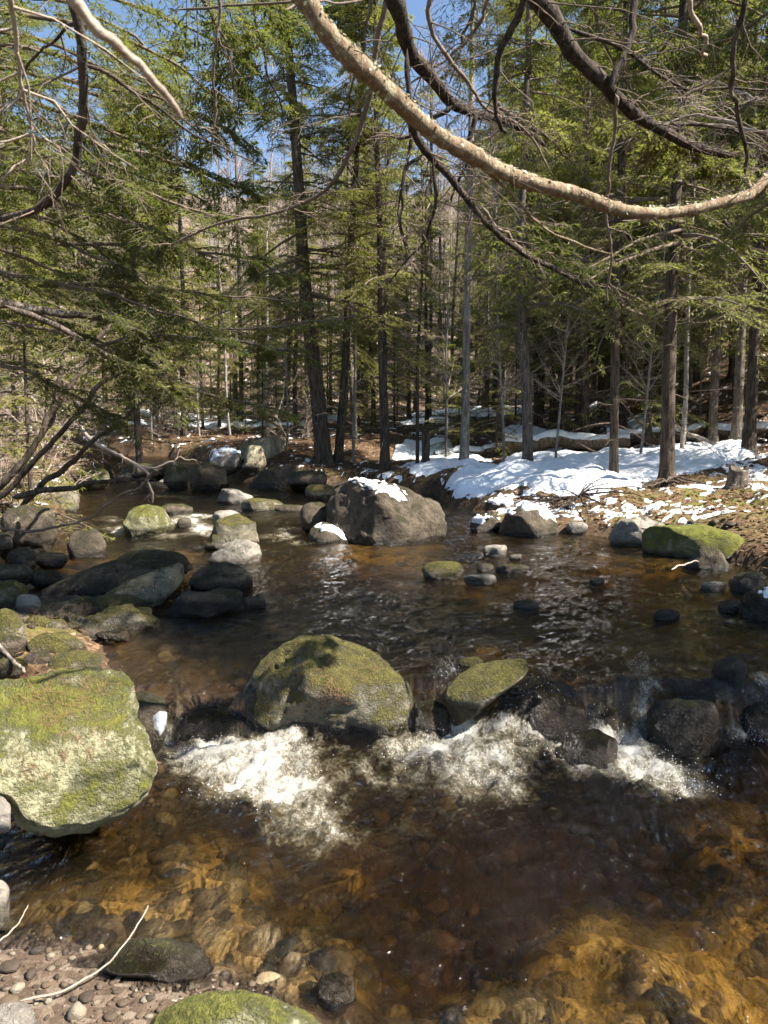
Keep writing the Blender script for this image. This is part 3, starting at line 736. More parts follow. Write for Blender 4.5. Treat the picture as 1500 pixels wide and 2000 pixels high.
rock(E(345, 375, 1010, 1030), .36, 'dark', 'dark stone splitting the white riffle', 94, sub=3)
rock(E(310, 380, 985, 1005), .38, 'dark', 'brown stone awash above the riffle', 95, sub=3)
rock([(127, 1062), (138, 1036), (188, 1033), (210, 1058), (204, 1082), (136, 1084)], UP + .02, 'dark', 'dark square-sided boulder at the left shore under the branches', 96, sub=4, facets=3)
rock(E(15, 70, 1070, 1108), UP + .06, 'dark', 'dark stone in the shade at the left edge of the pool', 97)
rock(E(-40, 50, 1190, 1300), .30, 'mossy', 'pale-faced mossy boulder at the left picture edge above the big pale boulder', 98, sub=5)
rock(E(-40, 60, 1135, 1185), UP + .1, 'mossy', 'moss-dabbed stone at the left edge beside the tilted slab', 99)
rock(E(45, 105, 1203, 1240), UP + .06, 'mossy', 'small round mossy stone left of the smooth flat boulder', 100)
rock([(45, 1262), (85, 1236), (130, 1232), (170, 1262), (165, 1290), (90, 1288)], UP + .03, 'mossy', 'dark humped boulder in the shade behind the big pale boulder', 101, sub=4)
rock([(78, 1312), (110, 1276), (160, 1270), (198, 1280), (202, 1312), (150, 1324)], UP, 'mossy', 'blackish mossy rock touching the top of the big pale boulder', 102, sub=4)
rock(E(30, 80, 1160, 1200), UP + .06, 'grey', 'pale broken stone between the slab and the left edge', 103)
rock(E(60, 150, 1245, 1268), UP + .04, 'dark', 'thin dark slab lying in the shaded shore stones', 104, sub=3)
rock(E(150, 210, 1224, 1252), UP, 'dark', 'thin black slab at the water below the smooth flat boulder', 105, sub=3)
rock([(458, 884), (485, 860), (540, 847), (556, 862), (561, 882), (545, 899), (490, 900)], .85, 'tan', 'big sunlit tan boulder on the far bend', 111, sub=5, facets=5, blocky=.6)
rock([(467, 912), (485, 869), (512, 871), (522, 900), (505, 916)], .7, 'tan', 'upright grey boulder leaning on the tan boulder of the far bend', 112, facets=3)
snow_e = rock([(404, 902), (415, 880), (450, 874), (472, 884), (470, 908), (430, 914)], .72, 'grey', 'boulder with a snow cap left of the upright grey boulder', 113, facets=3)
rock([(366, 940), (372, 912), (410, 903), (440, 915), (446, 940), (410, 950)], .48, 'dark', 'dark blocky boulder beside the far cascade', 114, facets=3)
rock([(475, 944), (515, 916), (578, 905), (592, 930), (560, 947)], .46, 'dark', 'dark sloping slab at the water on the far bend', 115, facets=3)
rock([(318, 935), (325, 908), (350, 903), (368, 915), (366, 940), (340, 944)], .5, 'mossy', 'mossy boulder at the head of the far cascade', 116)
rock(E(560, 640, 920, 950), .5, 'dark', 'shaded rock under the roots of the far bank', 117)
rock(E(150, 215, 915, 945), .5, 'pale', 'straw-coloured boulder at the left end of the far cascade', 118)
rock(E(85, 155, 945, 1000), .4, 'mossy', 'mossy boulder under the leaning stems on the left bank', 119, sub=4)
rock(E(0, 110, 985, 1065), .42, 'dark', 'big shaded rock with hanging roots on the left bank', 120, sub=5)
rock(E(255, 330, 905, 930), .66, 'dark', 'brown stone dividing the far cascade', 121)
rock([(198, 1900), (215, 1850), (260, 1832), (330, 1832), (395, 1850), (424, 1885), (415, 1912), (360, 1918), (270, 1905)], -.02, 'dark', 'flat black wet stone at the edge of the gravel', 131, sub=5, facets=1, under=.3, rough=.02)
rock([(615, 1940), (625, 1905), (660, 1896), (690, 1910), (695, 1945), (650, 1955)], -.03, 'dark', 'round dark cobble under the shallow water near the gravel', 132, sub=4, under=.4)
rock([(270, 2040), (300, 1985), (345, 1955), (420, 1934), (480, 1931), (560, 1958), (620, 1990), (670, 2040), (480, 2080)], .0, 'pale', 'yellow-green mossy rock cut by the bottom edge of the picture', 133, sub=6, D=1.72, under=.1, rough=.03)
rock([(-30, 1975), (20, 1958), (60, 1965), (72, 1992), (60, 2020), (-30, 2020)], .03, 'grey', 'pale slab at the bottom left corner', 134, sub=4, D=1.9)
rock(E(-25, 20, 1718, 1790), .03, 'grey', 'grey stone at the left edge of the brown shallows', 135, sub=4)
rock([(95, 1325), (110, 1304), (130, 1305), (135, 1322)], .4, 'pale', 'pale little stone on the crest of the big pale boulder', 136, sub=3, D=3.9)

rgx = np.random.default_rng(404)
for i, (a, b, w_, h_, m_) in enumerate([(15, 1215, 60, 40, 'dark'), (70, 1190, 55, 26, 'dark'), (110, 1225, 46, 30, 'mossy'), (20, 1262, 80, 40, 'dark'), (75, 1290, 60, 34, 'dark'), (25, 1120, 90, 36, 'dark'), (90, 1128, 70, 26, 'dark'), (100, 1090, 70, 26, 'dark'), (-10, 1165, 60, 40, 'mossy'), (60, 1225, 40, 22, 'grey'), (150, 1210, 50, 22, 'dark'), (135, 1175, 60, 24, 'dark'), (20, 1300, 70, 30, 'mossy'), (-20, 1060, 90, 50, 'dark'), (60, 1045, 70, 36, 'dark'), (220, 1240, 70, 16, 'dark')]):
    lv_ = UP + .04 + .05 * (a < 60)
    lab = ['flat black', 'thin dark', 'round mossy', 'broad shaded', 'humped dark', 'long dark', 'low black', 'wedge-like dark', 'moss-topped', 'small grey', 'narrow dark', 'tilted dark', 'green-capped', 'bulky shaded', 'square dark', 'drowned thin'][i]
    rock(E(a - w_ / 2, a + w_ / 2, b - h_ / 2, b + h_ / 2, rgx.uniform(-.6, .6)), lv_, m_, lab + ' stone among the shaded shore rocks on the left', 300 + i, facets=4, sub=4, blocky=.55, under=.3, group=None, cat='stone', name='shore_stone', rough=.06)
# ------------------------------------------------------------------ foliage and trees
def perp(d):
    """horizontal sideways direction of each d"""
    s = np.stack([d[:, 1], -d[:, 0], np.zeros(len(d))], 1)
    return norm(s + 1e-6)

def leaves(B, Dr, N, ll, lw):
    """one slim diamond per row: base B, direction Dr, face normal N"""
    S = norm(np.cross(Dr, N))
    ll = ll[:, None]; lw = lw[:, None]
    V = np.stack([B, B + Dr * ll * .45 + S * lw * .5, B + Dr * ll, B + Dr * ll * .45 - S * lw * .5], 1)
    n = len(B)
    return V.reshape(-1, 3), np.arange(n * 4).reshape(n, 4)

def sprays(rg, B, Dr, Ln, droop, k, q, ll, lw, start=.12, reach=.5, ang=52, twist=.22, fill=1.0):
    """flat hemlock sprays: every axis (B, Dr, Ln) bears k side twigs, each twig q pairs of needle tufts.
    returns side twig tubes and needle faces"""
    n = len(B)
    t = (np.arange(k) + rg.uniform(0, 1, (n, k))) / k
    t = start + (1 - start) * t
    side = np.where((np.arange(k)[None, :] + rg.integers(0, 2, (n, 1))) % 2 == 0, 1.0, -1.0)
    P = B[:, None] + Dr[:, None] * (Ln[:, None] * t)[..., None]
    P[..., 2] -= droop[:, None] * Ln[:, None] * t ** 2
    T = np.repeat(Dr[:, None], k, 1).copy(); T[..., 2] -= 2 * droop[:, None] * t
    T = norm(T).reshape(-1, 3); P = P.reshape(-1, 3)
    S = perp(T) * side.reshape(-1, 1)
    a = R(ang) + rg.normal(0, .14, n * k)
    tw = norm(T * np.cos(a)[:, None] + S * np.sin(a)[:, None] + rg.normal(0, twist * .6, (n * k, 3)) + np.array([0, 0, -.12]))
    tl = (reach * Ln[:, None] * (1.12 - t) ** .8 * rg.uniform(.55, 1.1, (n, k))).reshape(-1) + ll * .8
    ok = rg.uniform(0, 1, n * k) < fill
    P, tw, tl, T = P[ok], tw[ok], tl[ok], T[ok]
    m = len(P)
    E = P + tw * tl[:, None]; E[:, 2] -= .14 * tl
    Mid = P + tw * (tl * .5)[:, None]
    TP = np.stack([P, Mid, E], 1)
    # needle tufts on both sides of each twig
    u = (np.arange(q)[None, :] + rg.uniform(.1, .9, (m, q))) / q
    LP = P[:, None] + tw[:, None] * (tl[:, None] * u)[..., None]
    LP[..., 2] -= .14 * tl[:, None] * u ** 2
    sd = np.where(np.arange(q)[None, :] % 2 == 0, 1.0, -1.0) * np.ones((m, 1))
    sd = sd.reshape(-1, 1); LP = LP.reshape(-1, 3)
    tt = np.repeat(tw, q, 0)
    N = norm(np.array([0, 0, 1.0]) + rg.normal(0, twist + .18, (m * q, 3)))
    Sd = norm(np.cross(N, tt)) * sd
    aa = R(48) + rg.normal(0, .2, m * q)
    ld = norm(tt * np.cos(aa)[:, None] + Sd * np.sin(aa)[:, None] + np.array([0, 0, -.10]))
    sc = (1.15 - .55 * u.reshape(-1)) * rg.uniform(.6, 1.25, m * q)
    return TP, leaves(LP, ld, N, ll * sc, lw * sc)

def trunk_mesh(rg, H, r0, bend=.15, flare=1.5, k=22, s=12, knob=.05):
    z = np.concatenate([[-.35, -.08], np.geomspace(.03, H, k - 2)])
    ph = rg.uniform(0, 6.28, 4)
    x = bend * (np.sin(z * .35 + ph[0]) - math.sin(ph[0])) * .5 + bend * .25 * (np.sin(z * 1.1 + ph[1]) - math.sin(ph[1]))
    y = bend * (np.sin(z * .31 + ph[2]) - math.sin(ph[2])) * .5
    zz = np.clip(z, 0, None)
    rad = r0 * (1 - zz / H * .93) ** .85 * (1 + (flare - 1) * np.exp(-zz / (r0 * 1.8)))
    V, F = tubes(np.stack([x, y, z], 1)[None], rad[None], s)
    c = np.repeat(np.stack([x, y, z], 1), s, 0)
    d = V - c
    a = np.arctan2(d[:, 1], d[:, 0])
    root = np.exp(-np.clip(V[:, 2], 0, None) / (r0 * 2)) * (.28 * np.sin(a * 4 + ph[3]) + .12 * np.sin(a * 7))
    V = c + d * (1 + root + knob * fbm(V[:, 0] * 9, V[:, 1] * 9, V[:, 2] * 3, 3, 2))[:, None]
    path = lambda h: np.stack([np.interp(h, z, x), np.interp(h, z, y), h], -1)
    return V, F, path, (lambda h: np.interp(h, z, rad))

def hemlock(seed, H=15, r0=.16, nb=110, k=20, q=14, ll=.085, lw=.024, low=.16, spread=2.3, dead=30, leafmat='needles', bend=.12, fill=.9):
    """-> meshes (trunk, branches, crown)"""
    rg = np.random.default_rng(seed)
    Vt, Ft, path, rad = trunk_mesh(rg, H, r0, bend)
    f = low + (1 - low) * np.sort(rg.uniform(0, 1, nb)) ** .92
    h = f * H
    az = rg.uniform(0, 2 * math.pi, nb)
    prof = np.clip((1 - f) / (1 - low), 0, 1) ** .75
    Ln = spread * (.18 + .82 * prof) * rg.uniform(.55, 1.1, nb)
    el = R(-6) + R(42) * (f - low) + rg.normal(0, .14, nb)
    D = np.stack([np.cos(az) * np.cos(el), np.sin(az) * np.cos(el), np.sin(el)], 1)
    B = path(h)
    droop = rg.uniform(.10, .34, nb)
    t = np.linspace(0, 1, 6)
    P = B[:, None] + D[:, None] * (Ln[:, None] * t)[..., None]
    P[..., 2] -= droop[:, None] * Ln[:, None] * t ** 2
    P += rg.normal(0, .025, P.shape) * t[None, :, None]
    Rb = (.006 + .011 * Ln)[:, None] * (1 - .85 * t)[None]
    parts = [tubes(P, Rb, 5)]
    TP, lf = sprays(rg, B, D, Ln, droop, k, q, ll, lw, fill=fill)
    parts.append(tubes(TP, np.tile([.004, .003, .0012], (len(TP), 1)), 3))
    # dead lower branches
    if dead:
        hd = rg.uniform(.05, .55, dead) * H; ad = rg.uniform(0, 6.28, dead); Ld = rg.uniform(.4, 1.5, dead)
        ed = rg.normal(-.12, .18, dead)
        Dd = np.stack([np.cos(ad) * np.cos(ed), np.sin(ad) * np.cos(ed), np.sin(ed)], 1)
        Pd = path(hd)[:, None] + Dd[:, None] * (Ld[:, None] * t)[..., None]
        Pd[..., 2] -= rg.uniform(-.1, .2, dead)[:, None] * Ld[:, None] * t ** 2
        Pd += rg.normal(0, .03, Pd.shape) * t[None, :, None]
        parts.append(tubes(Pd, (.006 + .005 * Ld)[:, None] * (1 - .8 * t)[None], 4))
        TP2, _ = sprays(rg, path(hd), Dd, Ld, np.full(dead, .05), 7, 1, .02, .01, .25, .4)
        parts.append(tubes(TP2, np.tile([.0045, .003, .0015], (len(TP2), 1)), 3))
    Vb, Fb = merge(parts)
    return (mesh('trunk', Vt, Ft, True, MT['bark']), mesh('branches', Vb, Fb, True, MT['twig']), mesh('crown', lf[0], lf[1], False, MT[leafmat]))

def bare_tree(seed, H=14, r0=.08, nb=34, low=.25, spread=1.6, sub=10, tmat='bark_grey', bmat='twig', up=38, bend=.2):
    rg = np.random.default_rng(seed)
    Vt, Ft, path, rad = trunk_mesh(rg, H, r0, bend, 1.25, 20, 9)
    f = low + (1 - low) * np.sort(rg.uniform(0, 1, nb)); h = f * H
    az = rg.uniform(0, 6.28, nb); el = R(up) + rg.normal(0, .22, nb)
    Ln = spread * (1.1 - .75 * f) * rg.uniform(.5, 1.2, nb)
    D = np.stack([np.cos(az) * np.cos(el), np.sin(az) * np.cos(el), np.sin(el)], 1)
    t = np.linspace(0, 1, 6)
    B = path(h)
    P = B[:, None] + D[:, None] * (Ln[:, None] * t)[..., None]
    P[..., 2] += .12 * Ln[:, None] * t ** 2
    P += rg.normal(0, .04, P.shape) * t[None, :, None]
    parts = [tubes(P, (.005 + .010 * Ln)[:, None] * (1 - .8 * t)[None], 5)]
    TP, _ = sprays(rg, B, D, Ln, np.full(nb, -.12), sub, 1, .05, .01, .2, .5, 40, .5)
    parts.append(tubes(TP, np.tile([.0055, .004, .0015], (len(TP), 1)), 3))
    b2 = TP[:, 1]; d2 = norm(TP[:, 2] - TP[:, 0]); l2 = np.linalg.norm(TP[:, 2] - TP[:, 0], axis=1)
    TP2, _ = sprays(rg, b2, d2, l2, np.full(len(b2), -.1), 4, 1, .03, .01, .1, .5, 42, .6)
    parts.append(tubes(TP2, np.tile([.003, .0022, .001], (len(TP2), 1)), 3))
    Vb, Fb = merge(parts)
    return (mesh('trunk', Vt, Ft, True, MT[tmat]), mesh('branches', Vb, Fb, True, MT[bmat]), None)

def plant_tree(name, meshes, x, y, label, group=None, rz=0.0, sc=1.0, lean=(0, 0), trunk=None, crown_sc=1.0, zs=None, cat='tree', sink=.05, z=None):
    e = obj(name, None, None, label, cat, group)
    e.location = (x, y, (gz(x, y) if z is None else z) - sink)
    e.rotation_euler = (lean[1], lean[0], rz)
    e.scale = (sc, sc, sc * (zs or 1.0))
    t = obj('trunk', trunk or meshes[0], e)
    if meshes[1]:
        b = obj('branches', meshes[1], e, kind='stuff'); b.scale = (crown_sc,) * 2 + (1,)
    if meshes[2]:
        c = obj('crown', meshes[2], e); c.scale = (crown_sc,) * 2 + (1,)
    return e

HEM = [hemlock(101, 16, .15, 130, 20, 14, .11, .030, .16, 2.9, 30, 'needles'),
       hemlock(102, 15, .13, 115, 20, 14, .11, .030, .10, 2.5, 30, 'needles'),
       hemlock(103, 14, .12, 100, 20, 14, .11, .030, .22, 2.8, 40, 'needles')]
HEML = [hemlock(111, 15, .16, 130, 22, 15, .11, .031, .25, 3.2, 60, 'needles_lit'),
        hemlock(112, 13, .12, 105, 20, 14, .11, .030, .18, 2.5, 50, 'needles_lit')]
FAR = [hemlock(121, 15, .14, 110, 14, 9, .19, .058, .10, 2.7, 16, 'needles'),
       hemlock(122, 17, .15, 120, 14, 9, .19, .058, .16, 2.9, 20, 'needles_lit')]
YOUNG = [hemlock(131, 4.2, .035, 60, 13, 10, .08, .022, .08, 1.1, 0, 'needles_lit', .06),
         hemlock(132, 3.2, .03, 46, 13, 10, .08, .022, .06, .95, 0, 'needles', .06)]
BARE = [bare_tree(141, 15, .085, 40, .22, 1.8, 12, 'bark_grey', 'twig_pale'), bare_tree(142, 13, .06, 28, .35, 1.3, 9, 'bark_pale', 'twig_pale'),
        bare_tree(143, 17, .11, 40, .3, 2.0, 11, 'bark_grey', 'twig_pale'), bare_tree(144, 10, .04, 34, .14, 1.3, 11, 'bark_pale', 'twig_pale')]
SHRUB = bare_tree(151, 1.8, .014, 22, .05, 1.1, 9, 'twig_pale', 'twig_pale', 48, .2)

def tk(seed, H, r0, mat='bark', bend=.12, flare=1.5):
    rg = np.random.default_rng(seed)
    V, F, _, _ = trunk_mesh(rg, H, r0, bend, flare, 26, 14)
    return mesh('trunk', V, F, True, MT[mat])

rg0 = np.random.default_rng(12)
# trees one can single out, by where they stand
def spot(px, py, z):
    q = onz(px, py, z); return q[0], q[1]
x, y = spot(632, 893, .98)
plant_tree('hemlock_tree', HEML[0], x, y, 'big hemlock with the thick forked trunk on the far bank behind the boulders', rz=.4, trunk=tk(1, 15, .21), lean=(-.085, 0))
plant_tree('hemlock_tree', HEML[1], x + .35, y + .35, 'slimmer second stem standing close behind the thick forked hemlock', rz=2.4, trunk=tk(2, 13, .12), lean=(-.07, .02))
x, y = spot(752, 902, .9)
plant_tree('hemlock_tree', HEML[1], x, y, 'straight dark-trunked hemlock right of the thick forked one', rz=1.0, trunk=tk(3, 13, .12), lean=(-.015, 0), crown_sc=.9)
x, y = spot(1030, 942, .62)
plant_tree('hemlock_tree', HEM[0], x, y, 'slender hemlock with the crooked foot at the lip of the snow bank', rz=2.2, trunk=tk(4, 16, .11, 'bark_grey', .22, 1.7), lean=(.005, 0), crown_sc=.8)
x, y = spot(1198, 956, .62)
plant_tree('hemlock_tree', HEM[2], x, y, 'thin shaggy-barked hemlock in the middle of the snow bank edge', rz=4.0, trunk=tk(5, 14, .085, 'bark', .08, 1.5), lean=(.0, 0), crown_sc=.8)
x, y = spot(1302, 964, .64)
plant_tree('hemlock_tree', HEM[0], x, y, 'stout hemlock with the flared root foot on the snow bank', rz=5.2, trunk=tk(6, 16, .12, 'bark', .06, 2.0), lean=(.0, 0))
x, y = spot(1460, 916, .85)
plant_tree('hemlock_tree', HEM[2], x, y, 'dark thick-trunked hemlock near the right edge behind the snow', rz=.9, trunk=tk(7, 14, .13, 'bark', .06, 1.5), lean=(.01, 0))
x, y = spot(907, 858, 1.45)
plant_tree('bare_tree', BARE[2], x, y, 'sunlit pale-trunked tree in the gap left of the crooked-foot hemlock', rz=.9, trunk=tk(8, 17, .11, 'bark_pale', .08, 1.2), lean=(.01, 0))
x, y = spot(815, 905, .85)
plant_tree('bare_tree', BARE[3], x, y, 'very thin dark sapling next to the broken snag', rz=.3, trunk=tk(9, 10, .05, 'bark', .15, 1.2))
x, y = spot(1130, 862, 1.3)
plant_tree('hemlock_tree', HEM[1], x, y, 'brown-trunked hemlock behind the snow bank between the crooked and shaggy ones', rz=3.0, trunk=tk(10, 15, .12))
x, y = spot(1092, 858, 1.35)
plant_tree('hemlock_tree', HEM[2], x, y, 'short dark hemlock behind the fallen snowy log', rz=1.3, sc=.75)
x, y = spot(1434, 895, 1.0)
plant_tree('bare_tree', BARE[0], x, y, 'grey leafless trunk just left of the dark thick hemlock', rz=1.9, trunk=tk(11, 15, .12, 'bark_grey'))
x, y = spot(1392, 880, 1.15)
plant_tree('bare_tree', BARE[2], x, y, 'tall grey leafless trunk behind the leaning poles', rz=2.9, trunk=tk(12, 17, .11, 'bark_grey'))
x, y = spot(522, 845, 1.35)
plant_tree('hemlock_tree', HEM[1], x, y, 'dark slim hemlock behind the sunlit tan boulder', rz=2.6, sc=.9, crown_sc=.75)
x, y = spot(1330, 880, 1.2)
plant_tree('bare_tree', BARE[1], x, y, 'thin pale leafless tree behind the stout hemlock', rz=0.2)
x, y = spot(970, 880, 1.1)
plant_tree('hemlock_tree', YOUNG[0], x, y, 'young bushy hemlock behind the crooked-foot hemlock', rz=.4)
x, y = spot(870, 880, 1.1)
plant_tree('hemlock_tree', YOUNG[1], x, y, 'small young hemlock right of the broken snag', rz=1.4)
x, y = spot(700, 870, 1.15)
plant_tree('hemlock_tree', YOUNG[0], x, y, 'young hemlock between the forked and the straight hemlocks', rz=2.4, sc=1.1)
x, y = spot(1100, 890, .95)
plant_tree('hemlock_tree', YOUNG[1], x, y, 'low hemlock sapling behind the snowy log', rz=3.4)

for i, (px, D, m, lb) in enumerate([(560, 21, 3, 'thin pale sapling left of the thick forked hemlock'), (690, 20, 1, 'thin pale leafless tree just right of the thick forked hemlock'), (450, 24, 1, 'thin leafless tree above the far bend boulders'), (870, 19.5, 3, 'spindly bare sapling beside the young hemlock on the far bank'),
        (1085, 18, 3, 'spindly bare sapling right of the crooked-foot hemlock'), (390, 25, 3, 'bare crooked sapling above the snow-capped far boulder'), (985, 17.5, 3, 'wispy bare sapling left of the crooked-foot hemlock'), (1250, 17, 3, 'wispy bare sapling between the shaggy and the stout hemlocks'), (300, 26, 1, 'slim bare tree above the far cascade'), (600, 24, 0, 'grey bare tree behind the thick forked hemlock')]):
    q = at(px, 860, D); plant_tree('bare_tree', BARE[m], q[0], q[1], lb, rz=i * 1.9, sc=.8, lean=(rg0.normal(0, .04), rg0.normal(0, .04)))
# the wood beyond: individual trees, alike
rg = np.random.default_rng(2024)
taken = []
def free(x, y, d):
    for a, b in taken:
        if (a - x) ** 2 + (b - y) ** 2 < d * d: return False
    taken.append((x, y)); return True
def scatter(n, y0, y1, fx, d, fn):
    c = 0; tries = 0
    while c < n and tries < n * 60:
        tries += 1
        y = y0 + (y1 - y0) * rg.uniform() ** .8; x = fx(y)
        if terrain(np.array([x]), np.array([y]))[1][0] > -.5: continue
        if not free(x, y, d): continue
        fn(x, y); c += 1
def fan(l, r): return lambda y: rg.uniform(l, r) * (y * .56 + 1.5)
def f_hem(x, y):
    m = (FAR + HEM)[rg.integers(0, 5)] if y < 40 else FAR[rg.integers(0, 2)]
    plant_tree('hemlock_tree', m, x, y, 'dark green hemlock among the crowded trees of the wood beyond the stream', 'hemlocks of the wood beyond', rg.uniform(0, 6.28), rg.uniform(.65, 1.1), (rg.normal(0, .02), rg.normal(0, .02)))
def f_bare(x, y):
    plant_tree('bare_tree', BARE[rg.integers(0, 4)], x, y, 'leafless slim tree among the crowded trees of the wood beyond the stream', 'leafless trees of the wood beyond', rg.uniform(0, 6.28), rg.uniform(.7, 1.15), (rg.normal(0, .035), rg.normal(0, .035)))
def f_young(x, y):
    plant_tree('hemlock_tree', YOUNG[rg.integers(0, 2)], x, y, 'waist to man-high young hemlock in the undergrowth beyond the stream', 'young hemlocks of the undergrowth', rg.uniform(0, 6.28), rg.uniform(.6, 1.7))
scatter(34, 20, 34, fan(.30, 1.05), 1.4, f_hem)
scatter(18, 24, 46, fan(-1.0, .35), 1.9, f_hem)
scatter(40, 34, 75, fan(.1, 1.1), 2.2, f_hem)
scatter(16, 45, 110, fan(-1.1, .4), 2.6, f_hem)
def f_lit(x, y):
    plant_tree('hemlock_tree', [FAR[1], HEML[1]][rg.integers(0, 2)], x, y, 'sunlit yellow-green hemlock in the wood behind the far bend', 'sunlit hemlocks behind the far bend', rg.uniform(0, 6.28), rg.uniform(.5, .8))
scatter(13, 24, 38, fan(-.85, .1), 2.0, f_lit)
scatter(90, 22, 50, fan(-1.05, 1.05), .8, f_bare)
scatter(120, 40, 110, fan(-1.1, .8), 1.2, f_bare)
scatter(70, 20, 42, fan(-1.0, .7), .8, f_young)
# trees standing outside the picture on the sunny side, whose shade falls across the pools
for i, (x, y, m, sc) in enumerate([(9.2, 3.2, HEM[0], 1.0), (12.5, 12.4, HEM[1], 1.0), (10.5, 15.2, HEM[0], 1.0), (6.4, 3.3, HEM[2], .95), (9.6, 13.2, HEM[2], .9), (12, 18.5, HEM[1], 1.0)]):
    plant_tree('hemlock_tree', m, x, y, 'hemlock on the right bank outside the picture that shades the pools', 'hemlocks shading the pools', i * 1.3, sc)

# the bare wood on the far hillside reads as one mass
def far_wood():
    rg = np.random.default_rng(5)
    n = 620
    y = rg.uniform(62, 175, n); x = rg.uniform(-1.1, .75, n) * (y * .56 + 3)
    z = terrain(x, y)[0]
    H = rg.uniform(9, 15, n)
    P = np.stack([x, y, z - .3], 1)[:, None] + np.stack([np.zeros(5), np.zeros(5), np.linspace(0, 1, 5)], 1)[None] * H[:, None, None]
    P[:, :, 0] += rg.normal(0, .25, (n, 5)) * np.linspace(0, 1, 5); P[:, :, 1] += rg.normal(0, .25, (n, 5)) * np.linspace(0, 1, 5)
    parts = [tubes(P, rg.uniform(.06, .15, (n, 1)) * np.linspace(1, .15, 5)[None], 4)]
    m = 34
    f = rg.uniform(.25, .98, (n, m)); ii = np.repeat(np.arange(n), m)
    B = np.stack([np.interp(ff, np.linspace(0, 1, 5), np.arange(5)) for ff in f.ravel()[:0]]) if False else None
    k = np.clip((f * 4).astype(int), 0, 3); g = (f * 4 - k)[..., None]
    B = P[np.arange(n)[:, None], k] * (1 - g) + P[np.arange(n)[:, None], k + 1] * g
    B = B.reshape(-1, 3); az = rg.uniform(0, 6.28, n * m); el = rg.uniform(.3, 1.1, n * m); L = rg.uniform(.8, 2.6, n * m) * (1.1 - f.ravel())+.5
    D = np.stack([np.cos(az) * np.cos(el), np.sin(az) * np.cos(el), np.sin(el)], 1)
    Q = B[:, None] + D[:, None] * (L[:, None] * np.array([0, .5, 1]))[..., None]
    Q[:, 1] += rg.normal(0, .1, (n * m, 3)); Q[:, 2] += rg.normal(0, .15, (n * m, 3))
    parts.append(tubes(Q, np.tile([.03, .02, .008], (n * m, 1)), 3))
    sel = rg.uniform(0, 1, n * m) < .8
    b2 = Q[sel, 1]; d2 = norm(Q[sel, 2] - Q[sel, 0] + rg.normal(0, .7, (sel.sum(), 3))); l2 = rg.uniform(.4, 1.1, sel.sum())
    Q2 = b2[:, None] + d2[:, None] * (l2[:, None] * np.array([0, 1.0]))[..., None]
    parts.append(tubes(Q2, np.tile([.018, .006], (len(b2), 1)), 3))
    V, F = merge(parts)
    obj('distant_wood', mesh('distant_wood', V, F, True, MT['bark_pale']), None, 'mass of bare beige trees covering the hillside in the distance', 'trees', kind='stuff')
far_wood()
# ------------------------------------------------------------------ branches reaching into the picture
def catm(ctrl, n):
    return smooth_path(np.array([at(a, b, d) for a, b, d in ctrl]), n)

def limb(ctrl, w0, w1, n=26, s=8, seed=0, knob=.10, wob=.006):
    """w0, w1: half widths in photo pixels at its two ends -> path, V, F"""
    P = catm(ctrl, n); dist = np.linspace(ctrl[0][2], ctrl[-1][2], n)
    rad = np.linspace(w0, w1, n) / 1500 * dist
    rg = np.random.default_rng(seed)
    u = np.linspace(0, 7, n)
    P = P + np.stack([fbm(u, u * 0 + seed * 3.1 + j * 9, seed=seed, o=3) for j in range(3)], 1) * wob * ctrl[0][2] * .6
    rad = rad * (1 + knob * fbm(np.arange(n) * .7, np.zeros(n) + seed, seed=seed, o=2) + knob * 1.2 * np.maximum(0, vnoise(np.arange(n) * .45, np.zeros(n) + seed, seed=seed + 2)) ** 2)
    rad[0] *= .05; rad[-1] *= .15
    V, F = tubes(P[None], rad[None], s)
    if s >= 8: V = V + norm(V - np.repeat(P, s, 0)) * (np.repeat(rad, s) * (.16 * fbm(V[:, 0] * 40, V[:, 1] * 40, V[:, 2] * 40, seed + 3, 3) + .10 * np.maximum(0, fbm(V[:, 0] * 12, V[:, 1] * 12, V[:, 2] * 12, seed + 8, 2))))[:, None]
    return P, V, F

def side_axes(rg, P, m, L0, t0=.1, ang=58, up=0.0):
    n = len(P)
    t = t0 + (1 - t0) * (np.arange(m) + rg.uniform(0, 1, m)) / m
    i = np.clip((t * (n - 1)).astype(int), 0, n - 2); f = (t * (n - 1) - i)[:, None]
    B = P[i] * (1 - f) + P[i + 1] * f
    T = norm(P[i + 1] - P[i])
    S = perp(T) * np.where(np.arange(m) % 2 == 0, 1, -1)[:, None]
    a = R(ang) + rg.normal(0, .25, m)
    D = norm(T * np.cos(a)[:, None] + S * np.sin(a)[:, None] + rg.normal(0, .2, (m, 3)) + np.array([0, 0, up - .1]))
    L = L0 * (1.15 - .75 * t) * rg.uniform(.5, 1.15, m)
    return B, D, L

